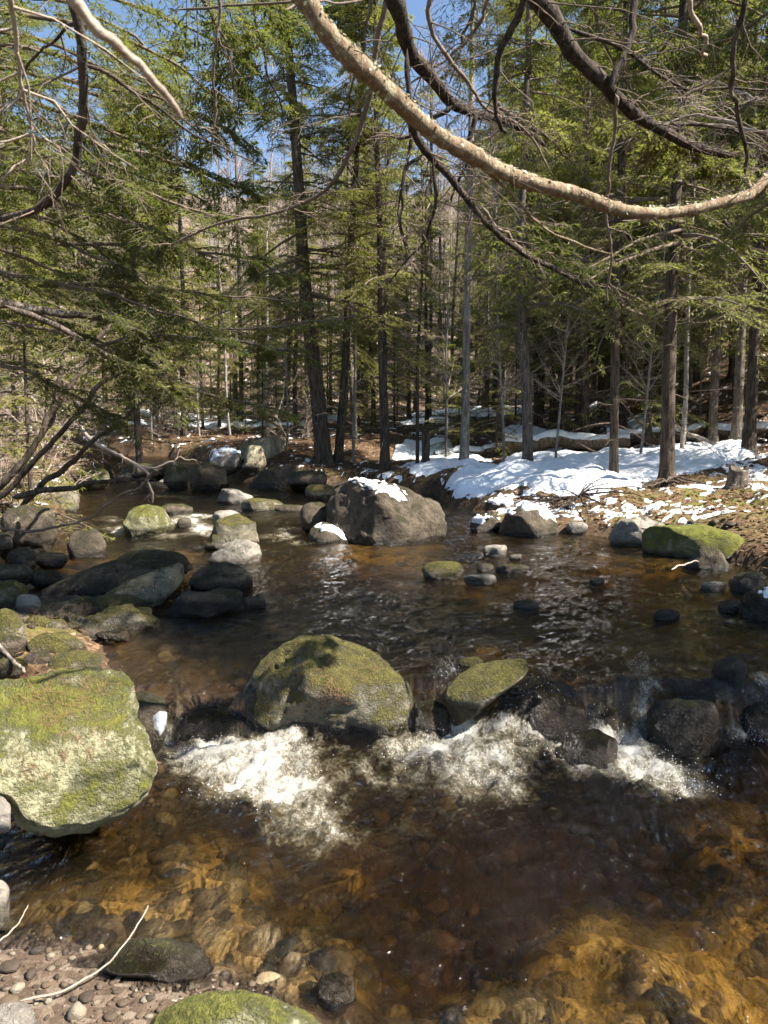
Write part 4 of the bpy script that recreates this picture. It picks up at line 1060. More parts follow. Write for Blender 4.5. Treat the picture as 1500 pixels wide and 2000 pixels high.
def bough(ctrl, w0, w1, seed, m=18, L0=.55, k=13, q=12, ll=.045, lw=.0115, parent=None, mat='twig', leaf='needles_dark', t0=.1, fill=.95, label=None, name='bough', twig_r=.0035):
    rg = np.random.default_rng(seed)
    P, V, F = limb(ctrl, w0, w1, 22, 7, seed)
    parts = [(V, F)]
    B, D, L = side_axes(rg, P, m, L0, t0)
    dr = rg.uniform(.05, .3, m); t = np.linspace(0, 1, 5)
    Q = B[:, None] + D[:, None] * (L[:, None] * t)[..., None]; Q[..., 2] -= dr[:, None] * L[:, None] * t ** 2
    parts.append(tubes(Q, np.full((m, 1), twig_r) * (1 - .75 * t)[None], 4))
    TP, lf = sprays(rg, B, D, L, dr, k, q, ll, lw, .12, .42, fill=fill)
    parts.append(tubes(TP, np.tile([.0022, .0016, .0008], (len(TP), 1)), 3))
    V, F = merge(parts)
    if parent is None:
        o = obj(name, None, None, label, 'branch'); o.location = P[0]
        me = mesh('limb', V - P[0], F, True, MT[mat]); a = obj('limb', me, o)
        b = obj('needles', mesh('needles', lf[0] - P[0], lf[1], False, MT[leaf]), o)
    else:
        org = np.array(parent.location)
        o = obj('bough', mesh('bough', V - org, F, True, MT[mat]), parent)
        b = obj('needles', mesh('needles', lf[0] - org, lf[1], False, MT[leaf]), o)
    return o

def bare_branch(ctrl, w0, w1, label, seed, mat='twig', m=0, L0=.4, subs=(), name='overhanging_branch', s=8, k=5, twig_r=.003, wob=.006):
    """a leafless branch; subs: list of (ctrl, w0, w1) forks of the same branch"""
    rg = np.random.default_rng(seed)
    P, V, F = limb(ctrl, w0, w1, 34 if s < 12 else 150, s, seed, .10, wob)
    parts = [(V, F)]
    tw = []
    for c, a, b in subs:
        P2, V2, F2 = limb(c, a, b, 16, 6, seed + len(tw) + 1); parts.append((V2, F2))
        if m:
            tw.append(side_axes(rg, P2, max(3, m // 3), L0 * .7, .2))
    if m: tw.append(side_axes(rg, P, m, L0, .12))
    V, F = merge(parts)
    o = obj(name, None, None, label, 'branch'); o.location = P[0]
    obj('limb', mesh('limb', V - P[0], F, True, MT[mat]), o)
    if tw:
        B = np.concatenate([a[0] for a in tw]); D = np.concatenate([a[1] for a in tw]); L = np.concatenate([a[2] for a in tw])
        t = np.linspace(0, 1, 5)
        Q = B[:, None] + D[:, None] * (L[:, None] * t)[..., None]; Q += rg.normal(0, .02, Q.shape) * t[None, :, None]
        Q[..., 2] -= .15 * L[:, None] * t ** 2
        pp = [tubes(Q, np.full((len(B), 1), twig_r) * (1 - .75 * t)[None], 4)]
        TP, _ = sprays(rg, B, D, L, np.full(len(B), .15), k, 1, .02, .01, .2, .5, 48, .5)
        pp.append(tubes(TP, np.tile([.0018, .0013, .0006], (len(TP), 1)), 3))
        V, F = merge(pp)
        obj('twigs', mesh('twigs', V - P[0], F, True, MT['twig' if mat != 'twig_pale' else 'twig_pale']), o, kind='stuff')
    return o

def pth(D0, D1, *pts):
    n = len(pts)
    return [(a, b, D0 + (D1 - D0) * i / (n - 1)) for i, (a, b) in enumerate(pts)]

# the hemlock just outside the left edge
LT = obj('hemlock_tree', None, None, 'near hemlock on the left bank whose dark drooping boughs fill the upper left', 'tree')
LT.location = (-4.1, 5.2, .5)
rgl = np.random.default_rng(77)
Vt, Ft, _, _ = trunk_mesh(rgl, 12, .2, .1)
obj('trunk', mesh('trunk', Vt, Ft, True, MT['bark']), LT)
sd = 500
LEFT = [
    [(-150, 60), (100, 110), (300, 190), (420, 290)], [(-150, 160), (90, 210), (300, 290), (450, 370)], [(-150, 260), (100, 310), (320, 390), (470, 430)],
    [(-150, -60), (150, -20), (350, 50), (500, 130)], [(-150, 10), (120, 40), (330, 120), (430, 200)], [(-150, 340), (80, 380), (260, 440), (380, 510)], [(-150, 430), (60, 450), (230, 520), (330, 590)],
    [(-150, 90), (20, 150), (160, 250), (230, 350)], [(-150, 200), (10, 260), (130, 340), (240, 430)], [(-150, 520), (80, 540), (260, 590), (420, 640)], [(-150, 620), (60, 640), (220, 700), (330, 770)], [(-150, 700), (20, 720), (140, 770), (230, 820)],
    [(-200, 130), (40, 140), (220, 200), (330, 260)], [(-200, 30), (60, 70), (240, 150), (350, 180)], [(-200, 240), (40, 260), (240, 330), (420, 400)], [(-200, 330), (0, 340), (200, 400), (300, 470)],
    [(-200, 480), (0, 490), (170, 560), (250, 620)], [(-200, 570), (0, 590), (150, 650), (260, 700)], [(-200, -40), (60, -10), (250, 60), (300, 140)], [(-200, 400), (40, 420), (180, 480), (240, 540)], [(100, 150), (260, 180), (400, 230), (480, 280)], [(120, 260), (280, 300), (420, 350), (500, 380)],
    [(-150, -140), (180, -100), (420, -40), (600, 50)], [(-100, 300), (100, 350), (230, 420), (330, 460)]]
for i, c in enumerate(LEFT):
    d0 = [4.9, 5.3, 4.7, 5.6, 5.1][i % 5] + (1.1 if 12 <= i < 22 else 0)
    sd += 1
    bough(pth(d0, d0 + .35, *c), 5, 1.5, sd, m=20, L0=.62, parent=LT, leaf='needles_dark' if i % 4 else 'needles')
bough(pth(4.6, 5.6, (-60, 600), (20, 596), (120, 610), (240, 634), (310, 652), (450, 668), (620, 690)), 9, 2, 530, m=20, L0=.6, parent=LT, mat='bark_grey', t0=.35)
bough(pth(4.6, 5.8, (10, 598), (110, 640), (210, 700), (320, 742), (420, 772), (560, 800)), 7, 2, 531, m=20, L0=.6, parent=LT, mat='bark_grey', t0=.3, leaf='needles')
bough(pth(5.4, 6.4, (60, 560), (250, 560), (430, 575), (640, 600)), 4, 1.5, 532, m=22, L0=.6, parent=LT, leaf='needles')
bough(pth(5.4, 6.4, (100, 690), (300, 650), (480, 640), (700, 620)), 4, 1.5, 533, m=22, L0=.6, parent=LT, leaf='needles')
bough(pth(5.6, 6.6, (100, 480), (300, 480), (460, 500), (580, 540)), 4, 1.5, 534, m=20, L0=.6, parent=LT, leaf='needles_dark')

# boughs hanging into the top of the picture from trees overhead
TOP = [
    ([(330, -120), (400, 0), (450, 110), (470, 200)], 4.6, 'dark hemlock spray hanging at the top, left of the blue gap'),
    ([(520, -120), (500, 20), (520, 130), (560, 230)], 5.2, 'hemlock spray hanging at the top between the twig and the lichen limb'),
    ([(640, -120), (560, 30), (470, 120), (400, 200)], 5.6, 'hemlock spray reaching down leftwards behind the lichen limb'),
    ([(1180, -120), (1160, 20), (1200, 120), (1250, 200)], 4.8, 'hemlock spray hanging behind the dark right-hand limb'),
    ([(1400, -120), (1350, 10), (1300, 90), (1240, 150)], 5.4, 'hemlock spray at the top right, sloping leftwards'),
    ([(1600, -60), (1500, 20), (1420, 80), (1340, 130)], 5.0, 'hemlock spray entering from the top right corner'),
    ([(1620, 120), (1520, 160), (1440, 220), (1380, 290)], 5.2, 'hemlock spray hanging at the right edge above the lichen limb end'),
    ([(1640, 320), (1540, 370), (1460, 430), (1400, 500)], 5.6, 'hemlock spray hanging at the right edge below the lichen limb end'),
    ([(940, 400), (1000, 470), (1060, 510), (1150, 550)], 4.4, 'dark hemlock spray at the end of the thin black limb below the lichen limb'),
    ([(1200, 190), (1270, 260), (1350, 300), (1440, 330)], 3.2, 'shaded hemlock spray on the underside of the dark right-hand limb'),
    ([(960, 200), (1030, 240), (1090, 290), (1150, 360)], 4.6, 'hemlock spray behind the fork of the dark middle limb'),
    ([(700, -100), (720, 20), (700, 130), (660, 230)], 6.0, 'sunny hemlock spray behind the thick end of the lichen limb'),
    ([(900, -120), (930, 0), (900, 80), (880, 160)], 6.4, 'sunny hemlock spray at the top middle beside the blue sky gap')]
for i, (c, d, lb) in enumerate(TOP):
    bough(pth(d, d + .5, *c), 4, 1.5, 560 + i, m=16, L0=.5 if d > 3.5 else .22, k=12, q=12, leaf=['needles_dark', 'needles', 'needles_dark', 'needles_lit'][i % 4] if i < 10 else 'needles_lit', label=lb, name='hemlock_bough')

lich = [(540, -90, 1.74), (590, 0, 1.77), (650, 75, 1.8), (720, 140, 1.86), (800, 213, 1.95), (880, 278, 2.03), (960, 325, 2.1), (1040, 358, 2.18), (1110, 378, 2.24), (1165, 398, 2.28), (1200, 410, 2.3), (1265, 416, 2.35), (1340, 410, 2.4), (1430, 392, 2.45), (1470, 372, 2.5), (1520, 318, 2.55), (1560, 250, 2.6)]
LB = bare_branch(lich, 20, 7, 'thick pale lichen-crusted branch sweeping across the upper right in an arc', 601, 'lichen_limb', name='overhanging_branch', s=12, m=9, L0=.16, k=3, twig_r=.002,
                 subs=[([(1262, 418, 2.35), (1258, 427, 2.35), (1254, 434, 2.35)], 9, 5), ([(1468, 375, 2.5), (1462, 360, 2.5), (1458, 345, 2.5)], 6, 2), ([(1190, 408, 2.3), (1180, 398, 2.3), (1168, 388, 2.3)], 8, 5),
                       ([(945, 322, 2.1), (1010, 395, 2.2), (1060, 442, 2.3), (1130, 478, 2.4), (1200, 500, 2.5)], 3.2, 1.2)])
rgf = np.random.default_rng(66); PL = catm(lich, 200); nf = 1500
ti = rgf.integers(5, 195, nf); ti = ti[rgf.uniform(0, 1, nf) < .35 + .65 * (ti / 200) * (fbm(ti * .06, ti * 0, seed=5, o=2) > -.2)]; nf = len(ti)
rl = np.linspace(20, 7, 200)[ti] / 1500 * np.linspace(1.74, 2.6, 200)[ti]
T = norm(PL[ti + 1] - PL[ti]); up_ = norm(np.array([0, 0, 1.0]) - T * T[:, 2:3]); sd_ = np.cross(T, up_)
aa = rgf.normal(.3, 1.0, nf); Nf = up_ * np.cos(aa)[:, None] - sd_ * np.sin(aa)[:, None]
Df = norm(T * rgf.normal(0, 1, nf)[:, None] + np.cross(T, Nf) * rgf.normal(0, 1, nf)[:, None] + Nf * .35)
Vf, Ff = leaves(PL[ti] + Nf * (rl * 1.0)[:, None], Df, norm(Nf + rgf.normal(0, .3, (nf, 3))), rgf.uniform(.005, .014, nf), rgf.uniform(.004, .010, nf))
MT['lichen'] = mat_leaf('lichen_flakes', (.24, .23, .15), (.50, .48, .36), .2)
obj('lichen', mesh('lichen', Vf - np.array(LB.location), Ff, False, MT['lichen']), LB, kind='stuff')
bare_branch(pth(3.0, 3.8, (745, -60), (775, 20), (800, 95), (835, 150), (890, 205), (945, 228), (1010, 245), (1070, 290)), 17, 4, 'dark curving limb hanging behind the lichen branch at the top middle', 602, 'bark_black', m=22, L0=.5, k=7,
            subs=[(pth(3.3, 3.4, (935, 222), (922, 260), (912, 310), (900, 350), (880, 400)), 6, 2), (pth(3.2, 3.3, (885, 205), (840, 235), (790, 270), (740, 255)), 5, 2), (pth(3.1, 3.2, (800, 95), (795, 170), (802, 230), (800, 300), (780, 420), (800, 520)), 6, 1.5)])
bare_branch(pth(2.7, 3.3, (1010, -70), (1050, 0), (1100, 60), (1150, 130), (1205, 190), (1255, 235), (1310, 265), (1370, 288), (1435, 305)), 17, 7, 'dark straight limb slanting down to the right behind the lichen branch', 603, 'bark_black', m=24, L0=.5, k=7,
            subs=[(pth(2.9, 3.1, (1100, 50), (1180, 80), (1260, 125), (1340, 175), (1420, 170), (1520, 180)), 4, 1.5), (pth(3.0, 3.2, (1310, 240), (1400, 250), (1470, 260), (1540, 275)), 4, 1.5), (pth(2.9, 3.0, (1195, 170), (1220, 110), (1235, 40), (1245, -40)), 7, 6)])
bare_branch(pth(2.9, 3.6, (800, 240), (830, 295), (880, 350), (950, 435), (1010, 488), (1090, 530), (1160, 565)), 8, 3, 'thin black limb slanting below the lichen branch in the middle', 604, 'bark_black', m=20, L0=.45, k=7,
            subs=[(pth(3.0, 3.1, (850, 300), (848, 400), (835, 460), (790, 520), (750, 560)), 4, 1.2), (pth(3.0, 3.0, (830, 300), (790, 340), (782, 420), (800, 500)), 4, 1.2)])
bare_branch(pth(2.5, 2.8, (1045, -60), (1020, 10), (990, 75), (972, 130), (968, 190), (975, 240), (990, 265)), 8, 3, 'dark crooked branch dangling left of the slanting dark limb', 605, 'bark_black', m=6, L0=.3)
bare_branch(pth(3.2, 4.0, (770, -60), (745, 60), (728, 170), (700, 260), (655, 345), (610, 385), (540, 412), (430, 440), (330, 475)), 6, 2, 'long thin branch bowing down leftwards behind the lichen branch', 606, 'twig', m=22, L0=.5, k=7)
bare_branch(pth(2.6, 3.0, (1205, 180), (1200, 240), (1192, 330), (1188, 420), (1192, 520), (1180, 600)), 4, 2, 'thin twig hanging straight down across the lichen branch', 607, 'twig', m=5, L0=.25)
bare_branch(pth(2.3, 2.6, (1470, -60), (1445, 40), (1428, 135), (1432, 190), (1445, 260), (1462, 350)), 6, 3, 'dark twisted branch hanging at the right edge above the lichen branch end', 608, 'bark', m=6, L0=.3)
bare_branch(pth(.80, .92, (110, -50), (160, 15), (215, 70), (255, 108), (300, 155), (335, 195), (362, 234)), 11, 5, 'near blurred tan twig end at the top left', 609, 'twig_pale', s=8)
bare_branch(pth(1.9, 2.3, (110, -60), (150, 40), (160, 130), (166, 200), (152, 270), (130, 350), (100, 395), (40, 418), (-40, 435)), 9, 6, 'brown branch curling down the upper left beside the blurred twig', 610, 'bark', m=10, L0=.35,
            subs=[(pth(2.0, 2.2, (165, 120), (220, 150), (290, 200), (350, 250), (430, 290), (530, 335)), 4, 1.3), (pth(2.0, 2.1, (150, 40), (120, 60), (60, 120), (30, 220)), 4, 1.3)])
bare_branch(pth(2.9, 3.2, (870, -60), (835, 30), (860, 90), (905, 160), (950, 215), (1030, 260), (1080, 340)), 5, 2, 'slim dark branch crossing the blue sky gap at the top middle', 611, 'twig', m=8, L0=.4)
bare_branch(pth(3.3, 3.6, (980, -50), (940, 30), (900, 85), (840, 140), (780, 180)), 4, 1.5, 'slim dark twig slanting leftwards across the blue sky gap', 612, 'twig', m=6, L0=.35)
bare_branch(pth(2.8, 3.1, (430, -50), (424, 60), (418, 140), (422, 220), (410, 320)), 3, 1.5, 'thin twig hanging straight down at the top left of the middle', 613, 'twig', m=5, L0=.25)
bare_branch(pth(3.6, 4.2, (1560, 240), (1470, 255), (1380, 225), (1290, 235), (1230, 250)), 4, 1, 'pale bare twig reaching in from the right edge above the lichen branch end', 614, 'twig_pale', m=12, L0=.6, k=7)
bare_branch(pth(4.2, 4.8, (1580, 160), (1480, 190), (1400, 165), (1330, 175)), 3, 1, 'pale bare twig above the one at the right edge', 615, 'twig_pale', m=10, L0=.6, k=7)
bare_branch(pth(2.2, 2.4, (1330, -50), (1355, 30), (1375, 80), (1380, 108)), 5, 3, 'short pale broken twig hanging at the top right', 616, 'twig_pale')
bare_branch(pth(1.6, 1.9, (10, -40), (28, 60), (40, 160), (60, 250), (50, 330)), 5, 2, 'brown twig hanging at the far top left', 617, 'twig_pale', m=10, L0=.3)
bare_branch(pth(2.6, 3.2, (560, 10), (640, 5), (720, -5), (330, 20)), 2, 2, 'faint twig along the top edge', 618, 'twig')

# leaning stems and bare brush on the left bank
def ground_ctrl(*pts): return [(a, b, d) for a, b, d in pts]
bare_branch([(-30, 985, 8.2), (40, 905, 8.2), (95, 820, 8.3), (150, 740, 8.4), (200, 650, 8.6), (250, 560, 8.8)], 7, 3, 'leaning brown stem at the left edge of the stream bank', 631, 'bark', m=10, L0=.8, name='leaning_sapling')
bare_branch([(0, 975, 8.0), (70, 900, 8.0), (140, 820, 8.0), (205, 752, 8.1), (275, 690, 8.2), (330, 620, 8.4)], 6, 3, 'leaning black stem right of the brown leaning one', 632, 'bark', m=10, L0=.8, name='leaning_sapling')
bare_branch([(40, 985, 7.4), (110, 925, 7.4), (180, 870, 7.3), (250, 810, 7.2), (300, 762, 7.2), (340, 700, 7.2)], 6, 2.5, 'long dark stem slanting up over the water on the left', 633, 'bark', m=12, L0=.7, name='leaning_sapling')
bare_branch([(20, 975, 7.2), (110, 955, 7.1), (200, 945, 7.0), (260, 940, 7.0), (312, 922, 7.0)], 6, 2, 'dark branch stretching flat over the far pool from the left bank', 634, 'bark', m=9, L0=.5, name='leaning_sapling')
bare_branch([(150, 830, 8.4), (200, 872, 8.2), (245, 893, 8.1), (283, 915, 8.0), (292, 945, 8.0), (300, 986, 8.0)], 4, 2, 'pale forked dead twig dipping into the far pool', 635, 'twig_pale', m=7, L0=.4, name='leaning_sapling',
            subs=[([(283, 915, 8.0), (330, 905, 8.0), (350, 897, 8.0), (378, 893, 8.0)], 2.5, 1)])
bare_branch([(-20, 1032, 6.6), (80, 1034, 6.5), (150, 1022, 6.4), (210, 990, 6.3), (260, 955, 6.2), (300, 915, 6.2)], 3, 1.5, 'thin dark arching twig low over the left shore', 636, 'twig', m=6, L0=.3, name='leaning_sapling')
bare_branch([(30, 960, 9.0), (60, 880, 9.0), (110, 800, 9.0), (120, 720, 9.2), (140, 640, 9.4)], 6, 3, 'upright dark stem in the left bank thicket', 637, 'bark', m=12, L0=.9, name='leaning_sapling')
rs = np.random.default_rng(31)
for i in range(46):
    y = rs.uniform(7.6, 22); x = -(.30 * y + .9) - rs.uniform(0, 1) * (.24 * y)
    if i > 38: y = rs.uniform(20, 27); x = -(.2 * y) - rs.uniform(-2.5, 3)
    if terrain(np.array([x]), np.array([y]))[1][0] > -.2: continue
    plant_tree('bare_shrub', SHRUB, x, y, 'pinkish bare twiggy shrub in the thicket on the left bank', 'bare shrubs on the left bank', rs.uniform(0, 6.28), rs.uniform(.6, 1.25), (rs.normal(.25, .2), rs.normal(0, .2)), cat='shrub')
for i, (x, y, m, s) in enumerate([(-4.6, 10, YOUNG[0], 1.0), (-6.2, 13, YOUNG[0], 1.3), (-7.5, 16, HEM[1], .8), (-6, 19, HEML[1], .8), (-5.4, 8.2, YOUNG[1], 1.1), (-9.5, 20, HEM[0], .8)]):
    lb = ['young hemlock at the left edge behind the leaning stems', 'bushy young hemlock farther up the left bank', 'tall hemlock on the left bank behind the thicket', 'sunlit hemlock where the left bank meets the far bend', 'small hemlock half out of the picture at the left edge', 'far left hemlock behind the tall left-bank one'][i]
    plant_tree('hemlock_tree', m, x, y, lb, rz=i * 1.1, sc=s)
# ------------------------------------------------------------------ small things
def proj(V):
    x, y, z = V[:, 0], V[:, 1], V[:, 2] - CAM_H
    f = y * _cp - z * _sp; u = y * _sp + z * _cp
    return 750 + 1500 * x / f, 1000 - 1500 * u / f

def vnormals(V, F):
    n = np.zeros_like(V); fn = np.cross(V[F[:, 1]] - V[F[:, 0]], V[F[:, 2]] - V[F[:, 0]])
    for i in range(3): np.add.at(n, F[:, i], fn)
    return norm(n)

def rock_rec(o):
    for r in ROCKS:
        if r[0] is o: return r

def crust(o, poly, thick, label, mat='snow', name='snow_patch', cat='snow', nzmin=.1, rag=11):
    """a layer lying on a boulder where the photograph shows one"""
    _, V, F = rock_rec(o); N = vnormals(V, F)
    px, py = proj(V)
    sd = poly_sd(poly, px, py) + rag * fbm(V[:, 0] * 9, V[:, 1] * 9, V[:, 2] * 9, 3, 3)
    view = norm(V - np.array([0, 0, CAM_H])); face = (N * view).sum(1) < .15
    t = np.where(face & (N[:, 2] > nzmin), np.clip(sd / 9, -1, 1), -1) * thick
    keep = t[F].max(1) > 0
    if not keep.any(): return
    W = V + N * (t - .002)[:, None] + np.array([0, 0, 1.0]) * np.maximum(t, 0)[:, None] * .5
    u, f = submesh(W, F, keep); c = W[u].mean(0)
    obj(name, mesh(name, W[u] - c, f, True, MT[mat]), None, label, cat, loc=tuple(c))

k = M('ice'); p = k.ocoord(); n = k.noise(p, 40, 5, .7)
MT['ice'] = k.done(k.pbsdf(k.mix(n, (.26, .27, .26), (.58, .6, .6)), .2, k.bump(n, .01), .5))
byl = {r[0]['label']: r[0] for r in ROCKS}
crust(snow_b, [(684, 938), (715, 936), (760, 950), (795, 962), (800, 974), (770, 974), (740, 962), (700, 958)], .022, 'strip of old snow along the top of the great dark boulder')
crust(snow_c, [(985, 996), (1005, 985), (1035, 982), (1065, 994), (1090, 1012), (1080, 1016), (1050, 1002), (1015, 996), (990, 1006)], .03, 'snow cap along the crest of the mossy boulder below the snow bank')
crust(snow_d, [(915, 1012), (935, 1003), (965, 1004), (975, 1014), (950, 1020), (922, 1024)], .03, 'snow cap on the small stone left of the mossy snow-topped boulder')
crust(snow_e, [(408, 888), (420, 876), (455, 872), (466, 880), (440, 888), (415, 896)], .04, 'white snow cap on the far bend boulder')
crust(byl['small snow-dusted stone at the foot of the great dark boulder'], [(605, 1026), (625, 1018), (655, 1030), (680, 1048), (650, 1040), (620, 1036)], .012, 'dusting of snow on the little stone before the great dark boulder', rag=10)
crust(byl['stone with a thin snow crust under the snow bank lip'], [(950, 985), (975, 974), (1000, 984), (985, 992), (960, 994)], .04, 'thin snow crust on the stone under the snow bank lip')
crust(byl['black shaded boulder at the right edge with a snow fleck'], [(1478, 1158), (1500, 1150), (1530, 1150), (1500, 1164)], .03, 'fleck of snow on the shaded boulder at the right edge')
crust(byl['dark mossy rock with a white ice patch behind the big pale boulder'], [(298, 1400), (312, 1388), (326, 1392), (326, 1416), (312, 1436), (302, 1426)], .02, 'frozen white ice patch on the dark rock behind the big pale boulder', 'ice', 'ice_patch', 'ice', -1.0, 5)

# fallen logs, poles, stumps
def bark_tube(P0, P1, r0, r1, seed, n=24, s=12, sag=.03, ragged=.12):
    rg = np.random.default_rng(seed); t = np.linspace(0, 1, n)[:, None]
    P = P0 * (1 - t) + P1 * t; P[:, 2] += -sag * np.sin(t[:, 0] * math.pi)
    P += np.stack([fbm(t[:, 0] * 5, t[:, 0] * 0 + seed + j * 7, seed=seed, o=2) for j in range(3)], 1) * r0 * .5
    rad = np.linspace(r0, r1, n)
    V, F = tubes(P[None], rad[None], s)
    V = V + norm(V - np.repeat(P, s, 0)) * (ragged * np.repeat(rad, s) * fbm(V[:, 0] * 8, V[:, 1] * 8, V[:, 2] * 8, seed, 3))[:, None]
    capv = np.stack([P[0], P[-1]]); a = len(V)
    tri = []
    for i in range(s):
        tri.append((a, (i + 1) % s, i, i)); b = (n - 1) * s
        tri.append((a + 1, b + i, b + (i + 1) % s, b + (i + 1) % s))
    Vall = np.vstack([V, capv])
    return P, Vall, F, np.array(tri)

def log(a, b, r0, r1, seed, label, mat='deadwood', snow=None, name='fallen_log', cat='log', group=None):
    P0, P1 = np.array(a, float), np.array(b, float)
    P, V, F, T = bark_tube(P0, P1, r0, r1, seed)
    c = V.mean(0)
    Fq = np.vstack([F, T])
    me = bpy.data.meshes.new(name)
    me.from_pydata((V - c).tolist(), [], [list(dict.fromkeys(f)) for f in Fq.tolist()]); me.materials.append(MT[mat])
    for q in me.polygons: q.use_smooth = True
    o = obj(name, me, None, label, cat, group, loc=tuple(c))
    if snow:
        s = 12; n = len(P); V2 = V[:-2]; d = norm(V2 - np.repeat(P, s, 0))
        t = .06 * (d[:, 2] - .45 + .35 * fbm(V2[:, 0] * 2.2, V2[:, 1] * 2.2, V2[:, 2] * 2.2, seed + 5, 3))
        W = V2 + d * np.clip(t, -.02, .05)[:, None] + np.array([0, 0, 1.0]) * np.clip(t, 0, .05)[:, None]
        keep = t[F].max(1) > 0; u, f = submesh(W, F, keep)
        if keep.any():
            obj('snow_patch', mesh('snow_patch', W[u] - c, f, True, MT['snow']), None, snow, 'snow', loc=tuple(c))
    return o
def lay(px, py, D, up=0.0):
    q = at(px, py, D); q[2] = gz(q[0], q[1]) + up; return q
log(lay(985, 870, 21.6, .34), lay(1235, 880, 20.9, .36), .24, .18, 701, 'thick brown fallen log lying behind the snow bank', snow='snow lying along the thick brown fallen log')
log(lay(1180, 870, 21.9, .38), lay(1530, 890, 20.6, .3), .2, .14, 702, 'long fallen log running to the right edge behind the stout hemlock', snow='snow lying along the long log at the right')
log(lay(850, 870, 21, .12), lay(990, 866, 22, .15), .14, .1, 703, 'short mossy log beyond the broken snag', snow='snow strip on the short log beyond the snag')
log(at(1308, 826, 18.5), lay(1405, 890, 18.0, .1), .05, .04, 704, 'grey dead pole leaning down to the right behind the stout hemlock', 'bark_pale', name='leaning_pole', cat='pole')
log(at(1333, 795, 19), lay(1341, 872, 19, 0), .045, .03, 705, 'whitish upright dead pole behind the stout hemlock', 'bark_pale', name='leaning_pole', cat='pole')
rg = np.random.default_rng(717)
for i in range(46):
    px = rg.uniform(1080, 1520); D = rg.uniform(19, 27); q = at(px, 860, D); g = gz(q[0], q[1])
    L = rg.uniform(.8, 2.6); a = rg.uniform(-.9, .9); el = rg.uniform(-.1, .75)
    p0 = np.array([q[0], q[1], g - .05]); sgn = 1 if rg.uniform() < .5 else -1
    p1 = p0 + L * np.array([sgn * math.cos(a) * math.cos(el), math.sin(a) * math.cos(el), math.sin(el)])
    p1[2] = max(p1[2], gz(p1[0], p1[1]) + .03)
    log(p0, p1, rg.uniform(.018, .04), .01, 800 + i, 'thin dead pole in the tangle of brush on the slope at the right', rg.choice(['deadwood', 'bark_pale', 'bark']), name='brush_pole', cat='pole', group='brush poles on the right slope')

def stump(x, y, h, r, seed, label, mat='bark', name='tree_stump', lean=0):
    rg = np.random.default_rng(seed); s = 20; n = 14
    z = np.linspace(-.12, h, n); rad = r * (1 + .7 * np.exp(-np.clip(z, 0, 9) / (r * .9)))
    P = np.stack([lean * z, 0 * z, z], 1)
    V, F = tubes(P[None], rad[None], s)
    a = np.arctan2(V[:, 1], V[:, 0] - lean * V[:, 2])
    V[:, :2] *= (1 + .16 * np.sin(a * 5 + seed) * np.exp(-np.clip(V[:, 2], 0, 9) / r) + .12 * fbm(V[:, 0] * 12, V[:, 1] * 12, V[:, 2] * 4, seed, 3))[:, None]
    top = slice((n - 1) * s, n * s); V[top, 2] += r * .9 * rg.uniform(-1, .7, s)
    inner = V[top] * np.array([.45, .45, 1]) - np.array([-lean * h * .5, 0, r * .5]); V = np.vstack([V, inner])
    q = np.arange(s); b = (n - 1) * s
    F = np.vstack([F, np.stack([b + q, b + (q + 1) % s, n * s + (q + 1) % s, n * s + q], 1)])
    F = np.vstack([F, np.stack([n * s + q[:-2:2][:9], n * s + q[1:-1:2][:9], n * s + q[2::2][:9], np.full(9, n * s)], 1)])
    obj(name, mesh(name, V, F, True, MT[mat]), None, label, 'stump', loc=(x, y, gz(x, y)))
x, y = spot(831, 902, .9); stump(x, y, .95, .10, 5, 'broken-topped dark snag on the far bank right of the straight hemlock', name='broken_snag')
x, y = spot(1441, 972, .7); stump(x, y, .32, .13, 8, 'short mossy stump on the right bank above the green moss block', 'bark_grey')
x, y = spot(525, 850, 1.2); stump(x, y, .35, .16, 9, 'dark rotten stump behind the sunlit tan boulder')

# roots at the foot of the crooked hemlock and along the undercut bank
def roots(cx, cy, n, Lr, seed, label, r=.018):
    rg = np.random.default_rng(seed); pp = []
    c = np.array([cx, cy, gz(cx, cy)])
    for i in range(n):
        a = rg.uniform(0, 6.28); L = Lr * rg.uniform(.5, 1.1); t = np.linspace(0, 1, 8)
        P = np.stack([cx + math.cos(a) * L * t, cy + math.sin(a) * L * t, 0 * t], 1) + rg.normal(0, .03, (8, 3)) * t[:, None]
        P[:, 2] = terrain(P[:, 0], P[:, 1])[0] + .10 * (1 - t) + .03 + rg.uniform(0, .10) * np.sin(t * 3)
        pp.append(tubes(P[None], (r * rg.uniform(.6, 1.4) * (1 - .6 * t))[None], 6))
    V, F = merge(pp); obj('tree_roots', mesh('tree_roots', V - c, F, True, MT['bark']), None, label, 'roots', kind='stuff', loc=tuple(c))
x, y = spot(1032, 946, .6); roots(x, y - .1, 22, .62, 3, 'tangle of bare dark roots at the foot of the crooked hemlock')
x, y = spot(640, 905, .9); roots(x, y - .3, 20, 1.3, 4, 'dark roots spilling down the bank below the thick forked hemlock', .035)
x, y = spot(1302, 970, .62); roots(x, y, 14, .8, 6, 'spreading roots and debris around the stout hemlock', .025)
x, y = spot(1130, 1005, .42); roots(x, y, 26, 1.1, 7, 'sticks and roots poking from the undercut bank below the snow', .016)
x, y = spot(60, 1010, .55); roots(x, y, 24, .8, 8, 'hanging roots over the shaded rock on the left bank', .014)

